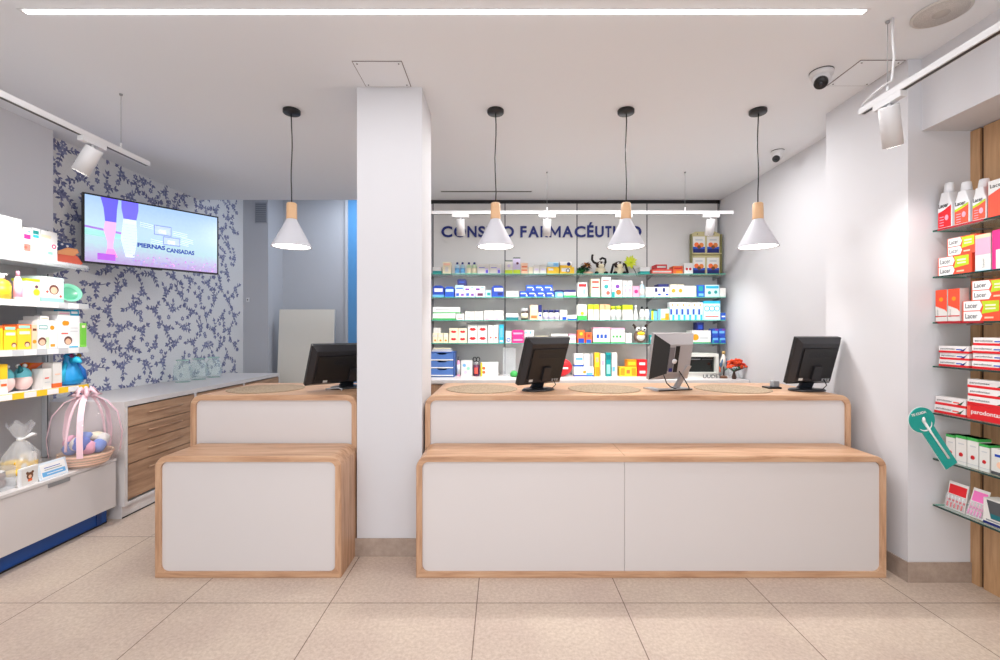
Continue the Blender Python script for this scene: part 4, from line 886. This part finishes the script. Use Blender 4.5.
left(2,[(-20,3,25,'box','yellow',[('w',.88,1,'orange',.1)]+child(.7,.3),'yellow box partly outside the frame'),
 (3.5,16.5,24,'box','yellow',[('w',.82,1,'orange',.1),(.1,.9,.84,.95,'mint'),(.15,.9,.6,.72,'cream')]+child(.8,.2,1.2),'nearer yellow box with child face'),
 (17,31.5,25,'box',(250,198,50),[('w',.82,1,'orange',.1),(.1,.9,.84,.95,'mint'),(.15,.9,.6,.72,'cream')]+child(.7,.2,1.2),'farther yellow box with child face'),
 (32,37,24,'box','peach',[('o',.5,.3,.4,'amber'),(.1,.9,.75,.85,'brown')],'narrow peach and amber box'),
 (37.5,57,28,'box',BW,[(.05,.5,.68,.82,'teal'),(.08,.47,.71,.79,'white'),('o',.75,.74,.12,'amber'),(.4,.6,0,.4,'palegreen'),(.65,.9,.05,.15,'amber')]+child(.22,.25,1.3),'wide white box with teal logo'),
 (57.5,80,32,'box',BW,[('o',.3,.76,.11,'amber'),('o',.4,.76,.1,'amber'),(.15,.45,.42,.46,'coral'),(.5,.92,0,.04,'cyan'),(.55,.9,.5,.52,'lgrey'),(.55,.9,.6,.62,'lgrey')]+child(.45,.22,1.1),'big white box with amber logo'),
 (80.5,86.5,24,'box',(140,215,90),[(.1,.9,.1,.9,(120,205,70)),(.2,.8,.8,.9,'cream')],'narrow bright green box')])
zt=ZL[2]
for px0,px1,lz,col,ds,lb,h_ in ((40.5,50,.0,'offw',[(.1,.9,.3,.6,'peach')],'small pale carton lying on the wide white box',.028),(52,66,.0,'offw',[(.1,.9,.3,.6,'pink')],'pinkish carton lying flat on white boxes',.028),(70,80,.0,'cyan',[(.15,.85,.3,.7,'white')],'bright blue carton lying on the big white box',.045)):
    y0,y1=YL(px0),YL(px1); ym=(y0+y1)/2; hb=(28*(YL(37.5)+YL(57))/2/F) if px0<52 else 32*(YL(57.5)+YL(80))/2/F
    if px0==52: ym+=.045; 
    product('box',(y1-y0)*.9,.12,h_,col,ds,lb,'box','products on the third left shelf',(-3.225,ym,zt+hb+.0006),rz=PI/2)
left(3,[(-18,-1,30,'box','amber',[(.1,.9,.2,.6,'cream')],'amber box partly outside the frame'),
 (0,7.5,30,'box','offw',[('w',.5,1,'yellow',.1),(.1,.9,.26,.34,'orange'),('w',0,.2,'white',.1)],'white and yellow box'),
 (43,51.5,20,'box','offw',[(.2,.7,.5,.56,'coral'),(.2,.8,.3,.34,'lgrey')],'white box below the orange cap'),
 (53,62,25,'box','offw',[('w',0,.17,'orange',.1),(.2,.8,.5,.55,'peach')],'white box with orange foot')])
for px0,px1,lb in ((8.5,25,'nearer bag of blue and pink bottles on the lowest left shelf'),(26,42,'farther bag of blue and pink bottles on the lowest left shelf')):
    y0,y1=YL(px0),YL(px1); w=(y1-y0)*.94; t=empty('toiletry_pouch',(-3.30,(y0+y1)/2,ZL[3]),PI/2)
    MB().blob((0,0,.062),(w/2,.05,.062),mat((238,205,200),rough=.5)).build('lower_pouch',t)
    MB().blob((.0,.0,.105),(w*.46,.045,.055),mat((110,205,220),rough=.4)).build('upper_pouch',t)
    d_=MB(); d_.tube([(-w*.25,0,.10),(-w*.3,-.02,.14),(-w*.2,0,.17)],[.016,.014,.008],M('dteal')); d_.build('strap',t)
    for s_,c in ((-.2,'white'),(.25,'white')): MB().blob((w*s_,.01,.168),(.013,.013,.014),c,seg=10,rings=6).build('bottle_cap',t)
    tag(t,lb,'toiletry set','toiletry pouches on the lowest left shelf')
f=MB(); 
random.seed(9)
for k in range(9):
    a=k*.7; f.add([(-.03,.02,0),(.03,.02,0),(.045+.01*math.sin(a),-.02,.03+.01*math.cos(a)),(-.045,-.03+.004*k,.035+.003*k)],[(0,1,2,3)],['orange','amber'][k%2],T=TZ((0,.03+.004*k,.0),0,R(-8*k)))
tag(f.build('folded_bag',loc=(-3.27,YL(46),ZL[3]+20*YL(47)/F+.001),rz=PI/2),'crumpled orange bag on a white box, lowest left shelf','bag')
# cardboard hands cutout, bowl
t=empty('cutout_display',(-3.3,3.45,ZL[0]),R(60)); c=MB(); 
c.prism([(-.07,.0),(.07,0),(.09,.02),(.06,.07),(.03,.09),(-.03,.09),(-.07,.06)],-.012,.012,mat((232,106,80),rough=.6)); c.build('lower_shape',t)
c=MB(); c.prism([(-.055,.075),(.035,.07),(.065,.10),(.055,.125),(0,.13),(-.05,.10)],-.018,.006,mat((240,165,110),rough=.6)); c.build('hand_shape',t)
c=MB(); c.prism([(-.085,.10),(-.02,.105),(.04,.135),(.02,.165),(-.04,.165),(-.09,.14)],-.01,.014,mat((52,72,120),rough=.6)); 
for x_,z_ in ((-.06,.13),(-.03,.15),(0,.14)): c.blob((x_,-.012,z_),.008,'white',seg=8,rings=5)
c.build('cap_shape',t)
tag(t,'orange and navy cutout figure at the end of the top left shelf','cutout')
t=MB(); T=TZ((0,.03,.075),0,R(68)); t.lathe([(.02,-.03),(.05,-.02),(.072,.02),(.074,.022),(.066,.02),(.045,-.01),(.001,-.016)],mat((140,222,190),rough=.3),seg=30,T=T,closed=False)
bw=t.build('mint_bowl',loc=(-3.25,3.43,ZL[1]+.0),rz=PI/2-.45); MB().lathe([(.058,.004),(.04,-.006),(.001,-.010)],mat((92,180,145),rough=.3),seg=30,T=T,closed=False).build('inner_face',bw)
tag(bw,'round mint green bowl tilted towards the room, second left shelf','bowl')
# blue plush bird with sunglasses
t=empty('plush_bird',(-3.27,3.442,ZL[3]+.0006),R(78)); t.scale=(.8,.8,.85); BP=mat((28,150,215),rough=.35); BP2=mat((50,190,230),rough=.35); BP3=mat((18,100,180),rough=.4)
b_=MB(); b_.lathe([(.06,0),(.105,.02),(.11,.06),(.09,.12),(.06,.18),(.045,.23),(.05,.26),(.03,.285),(.002,.29)],BP,seg=24,sy=.75); b_.build('body',t)
for sx in(-1,1):
    w_=MB(); w_.tube([(sx*.04,-.02,.2),(sx*.085,-.03,.12),(sx*.095,-.05,.04)],[.012,.028,.018],BP3 if sx>0 else BP2,seg=12); w_.build('wing',t)
w_=MB(); w_.tube([(0,-.04,.22),(.0,-.09,.225),(0,-.135,.205)],[.035,.028,.012],BP2,seg=14); w_.build('beak',t)
w_=MB(); w_.blob((-.03,-.07,.262),(.022,.012,.018),mat((120,40,90),rough=.1)); w_.blob((.03,-.07,.262),(.022,.012,.018),mat((150,110,30),rough=.1)); w_.tube([(-.05,-.05,.265),(-.03,-.085,.265),(.03,-.085,.265),(.05,-.05,.265)],.004,M('black')); w_.build('sunglasses',t)
tag(t,'shiny blue plush bird wearing sunglasses on the lowest left shelf','plush toy')
# gift basket
ZB=.4975
t=empty('gift_basket',(-3.065,3.355,ZB)); t.scale=(.8,.8,1.12); PK=mat((246,208,218),rough=.4); 
b_=MB(); b_.lathe([(.13,0),(.175,.04),(.195,.085),(.20,.09),(.185,.085),(.165,.04)],mat((206,178,152),rough=.8),seg=36,closed=False); b_.lathe([(.001,.01),(.15,.012)],M('tan'),seg=24,closed=False)
for k in range(4): b_.lathe([(.158+.013*k,.016+.018*k),(.163+.013*k,.023+.018*k),(.158+.013*k,.030+.018*k)],M('peach'),seg=36,closed=False)
b_.build('basket',t)
w_=MB(); w_.tube([(0,.20*math.cos(a*PI/14),.12+.34*math.sin(a*PI/14)) for a in range(15)],.010,PK,seg=8)
w_.build('handle',t)
dm=MB(); pr=[(.2,.0),(.25,.1),(.27,.2),(.25,.3),(.19,.38),(.1,.43),(.03,.46)]
seg=36; vs=[];fs=[]
for i,(r,z) in enumerate(pr):
    for k in range(seg): a=2*PI*k/seg; rr=r*(1+.05*math.sin(9*a+i)); vs.append((rr*math.cos(a)*.9,rr*math.sin(a),z))
for i in range(len(pr)-1):
    for k in range(seg): k2=(k+1)%seg; fs.append((i*seg+k,i*seg+k2,(i+1)*seg+k2,(i+1)*seg+k))
dm.add(vs,fs,mat((252,236,242),rough=.06,alpha=.13),True); dm.build('cellophane',t)
rb=MB()
def ribbon(pts,wd):
    vs=[];n=len(pts)
    for p in pts: p=Vector(p); s_=Vector((-p.y,p.x,0)); s_=s_.normalized()*wd if s_.length>.02 else Vector((-.7,.7,0))*wd; vs+= [tuple(p-s_),tuple(p+s_)]
    rb.add(vs,[(2*i,2*i+1,2*i+3,2*i+2) for i in range(n-1)],PK,True)
for a in (-2.2,-1.0,.4,1.6,2.9):
    ribbon([(.04*math.cos(a),.04*math.sin(a),.46),(.15*math.cos(a),.15*math.sin(a),.42),(.23*math.cos(a),.23*math.sin(a),.34),(.265*math.cos(a),.265*math.sin(a),.2),(.25*math.cos(a),.25*math.sin(a),.08)],.022)
for k in range(8):
    a=k*PI/4; rb.tube([(0,0,.455),(.05*math.cos(a),.05*math.sin(a),.50),(.10*math.cos(a),.10*math.sin(a),.465),(.03*math.cos(a),.03*math.sin(a),.45)],[.005,.016,.018,.006],PK,seg=6)
rb.build('ribbon',t)
cl=MB(); cb=mat((120,150,220),rough=.8)
for k in range(9): 
    a=k*.7; cl.blob((.11*math.cos(a),.11*math.sin(a),.125+.03*(k%2)),(.055,.06,.045),cb if k%3==0 else M('offw') if k%3==1 else M('pink',rough=.8),seg=12,rings=8,wob=.15)
cl.blob((.04,.06,.18),(.06,.06,.03),M('cream')); cl.blob((.0,-.02,.19),(.06,.05,.03),cb,wob=.2); cl.blob((.06,-.12,.16),(.06,.06,.05),mat((95,125,215),rough=.8),wob=.2)
cl.build('folded_clothes',t)
tag(t,'baby gift basket wrapped in cellophane with pink ribbon','gift basket')
# cellophane bag with yellow products
t=empty('gift_bag',(-3.27,3.09,ZB)); t.scale=(.85,.85,.95); 
vs=[];fs=[];pr=[(.12,0),(.125,.08),(.11,.16),(.05,.24),(.02,.265),(.05,.30),(.09,.38)]
for i,(r,z) in enumerate(pr):
    for k in range(24): a=2*PI*k/24; rr=r*(1+.13*math.sin(7*a+i*1.3)); vs.append((rr*math.cos(a)*.8,rr*math.sin(a),z+.02*math.sin(5*a)*(i==6)))
for i in range(len(pr)-1):
    for k in range(24): k2=(k+1)%24; fs.append((i*24+k,i*24+k2,(i+1)*24+k2,(i+1)*24+k))
MB().add(vs,fs,mat((248,250,252),rough=.1,alpha=.28),True).build('cellophane',t)
MB().lathe([(.022,.255),(.026,.265),(.022,.275)],W,seg=14).tube([(.02,0,.265),(.04,.05,.29),(.03,.09,.28)],[.006,.014,.01],W).build('bow',t)
c=MB(); c.box(-.05,.06,-.10,-.0,0,.12,'yellow'); c.box(-.04,.05,.005,.09,0,.10,'yellow'); c.box(-.02,.05,.01,.08,.1,.16,'offw'); c.build('yellow_carton',t)
c=MB(); c.lathe([(.03,0),(.03,.09),(.012,.11),(.012,.14)],M('offw'),c=(.04,-.03,0),seg=14); c.build('small_bottle',t)
tag(t,'cellophane gift bag of yellow and white items tied with a bow','gift bag')
for xx,y,lb,cc in ((-3.245,2.90,'round yellow tub with white lid before the cellophane bag','yellow'),(-3.14,2.93,'round white tub with yellow lid before the cellophane bag','white')):
    j=MB(); j.lathe([(.045,0),(.05,.01),(.05,.06)],M(cc),seg=20); o=j.build('tub',loc=(xx,y,ZB)); MB().lathe([(.052,.06),(.052,.08),(.045,.085)],M('white' if cc=='yellow' else 'yellow'),seg=20).build('lid',o); tag(o,lb,'tub','tubs on the low cabinet')
# box with bear, sign card, clear tray
b_=MB(); b_.box(-.06,.06,0,.02,0,.115,W); decal(b_,.12,.115,0,[(.04,.96,.06,.94,'offw'),('o',.5,.5,.2,'brown'),('o',.35,.68,.08,'brown'),('o',.65,.68,.08,'brown'),('o',.5,.46,.1,'skin'),(.38,.62,.2,.34,'orange')])
tag(b_.build('bear_box',loc=(-3.03,2.92,ZB),rz=PI/2+.1),'small white box printed with a brown bear','box')
b_=MB(); T=TZ((0,0,0),0,R(-12)); b_.box(-.098,.098,0,.008,0,.115,mat((225,236,246),rough=.2),T=T); b_.box(-.085,.085,-.001,.0,.012,.1,W,T=T); b_.box(-.08,.08,-.002,-.001,.02,.05,M('sky'),T=T); b_.box(-.06,.06,-.002,-.001,.06,.064,M('grey'),T=T); b_.box(-.06,.05,-.002,-.001,.074,.078,M('blue'),T=T); b_.box(-.05,.06,-.0035,-.002,.032,.037,W,T=T); b_.box(-.098,.098,.0,.04,0,.004,CLEAR)
tag(b_.build('card_holder',loc=(-3.02,3.075,ZB),rz=PI/2+.02),'small upright information card in a clear holder before the basket','card holder')
t=empty('clear_tray',(-3.06,2.745,ZB),PI/2); m=MB(); m.box(-.10,.12,0,.13,0,.004,CLEAR); m.box(-.10,.12,0,.003,.004,.12,CLEAR); m.box(-.10,.12,.127,.13,.004,.15,CLEAR); m.box(.117,.12,.003,.127,.004,.14,CLEAR); m.box(-.10,-.097,.003,.127,.004,.14,CLEAR); m.build('tray',t)
tag(t,'clear plastic tray of small soft toys at the cabinet end','tray')
for x_,cc,lb in ((-.055,'offw','white soft toy, nearest in the clear tray'),(.02,'peach','peach soft toy, middle one in the clear tray'),(.085,'brown','brown soft toy, farthest in the clear tray')):
    b_=MB(); b_.blob((0,0,.032),(.026,.03,.032),cc,seg=12,rings=8); b_.blob((0,-.005,.075),.022,cc,seg=12,rings=8); o=b_.build('soft_toy',loc=(-3.06-.06,2.745+x_,ZB+.005),rz=PI/2)
    for s_ in(-1,1): MB().blob((s_*.016,-.005,.094),.008,M('dbrown') if cc!='brown' else M('black'),seg=8,rings=5).build('ear',o)
    e=MB(); e.blob((-.008,-.025,.078),.003,BLK,seg=6,rings=4); e.blob((.008,-.025,.078),.003,BLK,seg=6,rings=4); e.build('eyes',o)
    tag(o,lb,'soft toy','soft toys in the clear tray')
# ================================================================ RIGHT SHELVING
u=empty('wood_wall_unit',(2.79,2.69,0))
MB().box(-.022,0,-.055,-.001,.0,2.66,wood('z',2)).build('side_strip',u)
MB().box(-.008,0,-.072,-.055,.0,2.66,mat((48,34,24),rough=.7)).build('shadow_gap',u)
for k in range(3): MB().box(-.022,0,-.075-.82*(k+1)+.006,-.075-.82*k,.0,2.66,wood('z',2)).build('wood_panel',u)
tag(u,'oak panelled wall unit carrying glass shelves at the right edge','wall unit')
ZR=[2.07,1.80,1.535,1.28,1.005,.74,.47]; XR=2.52
RN=['highest','second','third','fourth','fifth','sixth','lowest']
for i,z in enumerate(ZR):
    g=MB(); g.box(XR+.004,2.767,1.0,2.66,z-.009,z,GLASS); g.box(XR,XR+.004,1.0,2.66,z-.009,z,mat((30,60,55),rough=.2)); g.box(XR,2.767,2.66,2.663,z-.009,z,GEDGE)
    o=g.build('glass_shelf',origin=(2.63,1.83,z-.009))
    for y_ in (2.55,1.9,1.2): MB().lathe([(.012,-.012),(.012,.0)],M('grey',metal=.6),c=(-.01,y_-1.83,0),seg=14).tube([(-.01,y_-1.83,-.006),(.117,y_-1.83,-.006)],.003,M('grey')).build('bracket',o)
    if i in(0,1,2,3,4):
        MB().box(-.1125,-.111,.55,.80,-.001,.010,M('dred' if i in(0,2) else 'grey')).build('price_strip',o) if i in (0,2) else None
    tag(o,RN[i]+' glass shelf on the oak wall unit at right','glass shelf','glass shelves on the oak wall unit')
def YR(px,X=2.55): return X*F/(px-CX)
def right(ri,px0,px1,hpx,kind,col,ds,desc,lift=0,dep=None,cat=None,name=None,cap='white',xo=0):
    y0,y1=YR(px1),YR(px0); w=(y1-y0)*.97; ym=(y0+y1)/2; h=hpx*ym/F
    d_=dep or (min(.12,max(.05,w*.6)) if kind=='box' else w)
    lab='%s on the %s right shelf'%(desc,RN[ri])
    return product(kind,w,d_,h,col,ds,lab,cat or ('bottle' if kind=='bottle' else 'box'),'products on the %s right shelf'%RN[ri],(2.55+xo,ym,ZR[ri]+.0006+lift),rz=-PI/2,cap=cap,name=name),h
RED=(222,24,36); ORG=(240,80,50)
def lacer_bottle(px0,px1,hpx,col,band,lab):
    y0,y1=YR(px1),YR(px0); w=(y1-y0)*.9; ym=(y0+y1)/2; h=hpx*ym/F
    BW_=mat((236,238,242),rough=.3)
    P=[(-w/2,.004),(-w/2+.004,0),(w/2-.004,0),(w/2,.004),(w/2,h*.52),(w/2-.012,h*.66),(.02,h*.80),(-.02,h*.80),(-w/2+.012,h*.66),(-w/2,h*.52)]
    m=MB(); m.prism(P,0,.055,BW_); o=m.build('mouthwash_bottle',loc=(2.55,ym,ZR[0]+.0006),rz=-PI/2); bevel(o,.006,3)
    MB().lathe([(.023,h*.8),(.025,h*.81),(.021,h*.97),(.018,h)],BW_,c=(0,.0275,0),seg=20).build('cap',o)
    l=MB(); a=w/2-.003; l.add([(-a,-.001,.01),(a,-.001,.01),(a,-.001,h*.50),(0,-.001,h*.42),(-a,-.001,h*.37)],[(0,1,2,3,4)],col)
    if band: l.add([(-a,-.0015,h*.33),(0,-.0015,h*.38),(a,-.0015,h*.45),(a,-.0015,h*.5),(0,-.0015,h*.44),(-a,-.0015,h*.39)],[(0,1,2,3,4,5)],M('lime'))
    l.text('Lacer',-a*.9,h*.47,h*.09,M('black'),y=-.0022,w=a*1.5,off=.02)
    for k in range(4): l.box(-a*.75,-a*.1,-.002,-.001,h*(.08+.06*k),h*(.095+.06*k),M('pink'))
    l.add([(a*.35+.011*math.cos(q*PI/6),-.002,h*.24+.016*math.sin(q*PI/6)) for q in range(12)],[tuple(range(12))],M('pink'))
    l.build('label',o); tag(o,lab,'bottle','mouthwash bottles on the highest right shelf')
lacer_bottle(937,952.5,46,RED,False,'white and red mouthwash bottle, leftmost on the highest right shelf')
lacer_bottle(953.5,970,43,ORG,True,'mouthwash bottle with lime band, second from the left')
lacer_bottle(971.5,987,42,ORG,True,'mouthwash bottle with lime band, third from the left')
right(0,988,1012,38,'box',ORG,[('p',[(0,.62),(.5,.74),(1,.86),(1,1),(0,1)],W),('t',.08,.8,.1,'Lacer','black',.6),('w',0,.04,'red',.1)],'orange and white carton lettered Lacer')
right(0,1014,1040,36,'box',RED,[],'red carton partly outside the frame')
def lacer_twin(ri,px0,px1,hpx,lift,desc,xo=0):
    o,h=None,None
    ds=[('p',[(.03,.02),(.46,.02),(.52,.25),(.46,.48),(.03,.48)],W),('p',[(.03,.52),(.46,.52),(.52,.75),(.46,.98),(.03,.98)],W),('p',[(.5,.35),(.93,.45),(.93,.95),(.5,.95),(.55,.7)],'lime'),('t',.08,.14,.24,'Lacer','dgrey',.32),('t',.08,.64,.24,'Lacer','dgrey',.32),(.6,.85,.55,.62,'cream'),(.6,.85,.7,.78,'cream'),(.58,.8,.12,.2,'peach')]
    return right(ri,px0,px1,hpx,'box',ORG,ds,desc,lift=lift,dep=.06,xo=xo)
_,h=lacer_twin(1,937.5,972,19,0,'lower orange carton pair lettered Lacer')
lacer_twin(1,947,977,18,h+.001,'upper orange carton pair lettered Lacer')
right(1,975,991,37,'box','offw',[(0,1,.45,1,'pink'),(0,1,.9,1,'peach'),('v',.6,.1,.14,'Lacer','grey',.25),('w',0,.05,'pale',.06)],'pink and white upright carton')
right(1,992,1012,40,'box','hot',[(.2,1,.0,.5,'offw')],'magenta and white upright carton')
TR=[(0,1,.5,1,ORG),('p',[(0,.5),(.8,.38),(1,.3),(1,.5),(0,.6)],ORG),('o',.5,.7,.18,'amber'),('v',.25,.15,.13,'Lacer','grey',.25),('w',0,.02,'red',.05),(.0,1,.16,.19,'red')]
right(2,935.5,947.2,32,'box','offw',TR,'left of two orange and white upright cartons')
right(2,948,960,33,'box','offw',TR,'right of two orange and white upright cartons')
right(2,961,968,30,'box',RED,[(0,1,.5,.8,ORG)],'red upright carton partly hidden by Lacer cartons',xo=.07)
_,h=lacer_twin(2,962,1003,21,0,'lower Lacer carton pair with lime mark')
lacer_twin(2,971,1012,20,h+.001,'upper Lacer carton pair with lime mark')
def paro(ri,px0,px1,hpx,n,blue,where):
    hh=0
    for k in range(n):
        q=['lowest','second','third','topmost'][k] if n==4 else ['lowest','middle','topmost'][k] if n==3 else ['lower','upper'][k]
        end='navy' if blue else 'dgreen'
        ds=[('w',0,.3,RED,.05),('p',[(.72,.3),(.85,.3),(.97,.95),(.9,.7)],end),(.6,.8,.45,.6,'blue' if blue else 'coral'),('t',.06,.42,.3,'parodontax','dgrey',.5)]
        o,h=right(ri,px0+(k%2)*.4,px1-(k%2)*.3,hpx/n-.35,'box',(240,236,236),ds,'%s parodontax carton %s'%(q,where),lift=hh,dep=.05,xo=(k%2)*.004); hh+=h+.0007
    return hh
paro(3,938.5,969,21.5,3,True,'in the left stack')
paro(3,971.5,1010,33,4,True,'in the right stack')
paro(4,934,966,17.5,2,False,'in the left pair')
o,h=right(4,966.5,1012,15,'box',RED,[('t',.1,.3,.38,'parodontax',W,.72),(0,.08,.1,.9,'coral')],'red display tray lettered parodontax',dep=.1)
hh=h+.001
for k in range(3):
    ds=[('w',0,.3,RED,.05),('p',[(.72,.3),(.85,.3),(.97,.95),(.9,.7)],'dgreen'),('t',.06,.42,.3,'parodontax','dgrey',.5)]
    o,h=right(4,967+(k%2)*.5,1010,8.6,'box',(240,236,236),ds,'%s parodontax carton over the red tray'%['lowest','middle','topmost'][k],lift=hh,dep=.05); hh+=h+.0007
CH=[('w',.9,1,'green',.07),('o',.5,.35,.2,'red'),('o',.4,.32,.1,'dred'),(.25,.8,.7,.74,'lgrey'),('w',.1,.12,'lgrey',.07)]
for a,b_,hp,q in ((946,955,27,'leftmost'),(955.7,966.5,29,'second'),(967.2,978.5,30,'third'),(979.2,989.5,27,'rightmost')): right(5,a,b_,hp,'box','offw',CH,q+' of four white cherry boxes',dep=.07)
right(5,991,1010,26,'box','offw',[('w',0,.12,'dgrey',.06),(.2,.7,.7,.8,'royal'),('o',.5,.4,.2,'peach')],'white box with dark foot')
# blister packs
for px0,px1,hpx,c1,c2,lb,tl in ((943,963,27,RED,'white','red and white interdental brush pack on the lowest right shelf',-10),(964,981,29,(240,120,190),'pink','pink interdental brush pack on the lowest right shelf',-16)):
    y0,y1=YR(px1),YR(px0); w=(y1-y0)*.95; ym=(y0+y1)/2; h=hpx*ym/F; b_=MB(); T=TZ((0,0,0),0,R(tl))
    b_.box(-w/2,w/2,0,.003,0,h,'offw',T=T); b_.box(-w/2+.006,w/2-.006,-.001,0,h*.55,h*.9,c1,T=T); b_.box(-w/2+.004,w/2-.004,-.001,0,h*.28,h*.36,c1,T=T)
    o=b_.build('brush_pack',loc=(2.56,ym,ZR[6]+.0008),rz=-PI/2)
    n=MB()
    for k in range(5): x_=-w/2+w*(k+.7)/5.4; n.tube([T@Vector((x_,-.006,h*.06)),T@Vector((x_,-.006,h*.24))],.0035,c1,seg=6); n.tube([T@Vector((x_,-.006,h*.24)),T@Vector((x_,-.006,h*.5))],.002,c2,seg=6)
    n.build('brushes',o); MB().box(-w/2+.003,w/2-.003,-.011,-.001,h*.03,h*.53,CLEAR,T=T).build('blister',o)
    tag(o,lb,'brush pack','brush packs on the lowest right shelf')
o,h=right(6,983,1012,26,'box','offw',[('w',0,.1,'navy',.05),('p',[(.12,.95),(.75,.95),(.62,.25),(.28,.25)],'dgrey'),('p',[(.25,.45),(.66,.45),(.62,.27),(.29,.27)],'dteal'),(.1,.9,.14,.2,'grey')],'white display box with dark window',cat='box')
# teal cutout with toothbrush
TE=mat((24,160,150),rough=.4); ys=2.50
t=empty('teal_sign',(2.47,ys,ZR[5]+.002)); ang=R(-33); T=Matrix.Rotation(ang,4,'Y')
m=MB(); P=arc(0,.30,.07,-PI/2+.55,1.5*PI-.55,28); P=P+[(-.036,.0),(.036,.0)]
m.prism(P,-.003,.003,TE,T=T); m.build('cutout_board',t)
w_=MB(); Q=arc(0,.30,.073,-PI/2+.52,1.5*PI-.52,28); w_.prism(Q+[(-.039,.0),(.039,.0)],.0031,.0045,W,T=T); w_.build('white_edge',t)
tb=MB(); tb.tube([T@Vector((.005,-.008,.05)),T@Vector((.0,-.01,.2)),T@Vector((.0,-.008,.30))],[.006,.0045,.008],W,seg=10); tb.blob(T@Vector((0,-.014,.305)),(.008,.008,.016),W,seg=10,rings=6); tb.build('toothbrush_picture',t)
tx=MB(); Tt=T@TZ((0,-.0045,.335),0)@Euler((0,R(18),0)).to_matrix().to_4x4(); tx.text('TE CUIDA',0,0,.014,W,w=.085,center=True,T=Tt,off=.03); 
sm=arc(0,.275,.04,PI+.35,2*PI-.35,12); tx.add([T@Vector((a,-.0042,c)) for a,c in sm]+[T@Vector((a,-.0042,c+.008)) for a,c in sm],[(i,i+1,i+14,i+13) for i in range(12)],W)
tx.build('printed_text',t); tag(t,'teal lollipop shaped sign with white toothbrush leaning off the shelf','sign')
#@@END2
# ================================================================ CAMERA / LIGHT
cam=bpy.data.cameras.new('camera'); cam.sensor_width=36; cam.lens=36*F/1000; cam.shift_x=-.002; cam.shift_y=.001; cam.clip_start=.05
co=bpy.data.objects.new('camera',cam); COL.objects.link(co); co.location=(0,0,H); co.rotation_euler=(PI/2,0,0); sc.camera=co
def area(name,loc,rot,sx,sy,e,c=(1,1,1)):
    L=bpy.data.lights.new(name,'AREA'); L.shape='RECTANGLE'; L.size=sx; L.size_y=sy; L.energy=e; L.color=c
    o=bpy.data.objects.new(name,L); COL.objects.link(o); o.location=loc; o.rotation_euler=rot; return o
area('shop_window_daylight',(-.45,YF+.02,1.4),(R(90),0,0),5.4,2.3,72,(.95,.97,1))
area('linear_light_front',(-.28,2.285,CZ-.012),(0,0,0),4.2,.02,18,(.98,.98,1))
area('fill_light_middle',(-.28,.3,CZ-.012),(0,0,0),4.2,.035,46,(.98,.98,1))  # unseen fill strip added overhead, no fixture there
area('fill_light_rear',(-.28,-1.7,CZ-.012),(0,0,0),4.2,.035,46,(.98,.98,1))  # second added fill strip, out of view behind the camera
area('back_area_fill_light',(.9,3.95,CZ-.012),(0,0,0),2.4,.12,52,(1,.99,.98))  # added fill to brighten the rear shelves, ceiling has no fitting here
area('rear_room_light',(-1.9,6.2,3.6),(0,0,0),.8,.6,26,(.82,.9,1))
w=bpy.data.worlds.new('daylight'); sc.world=w; w.use_nodes=True
w.node_tree.nodes['Background'].inputs[0].default_value=(.85,.92,1,1); w.node_tree.nodes['Background'].inputs[1].default_value=.8
sc.view_settings.view_transform='Standard'; sc.view_settings.look='None'; sc.view_settings.gamma=1; sc.view_settings.use_curve_mapping=False
sc.view_settings.exposure=0.0
sc.cycles.use_denoising=True; sc.cycles.max_bounces=8; sc.cycles.transparent_max_bounces=24
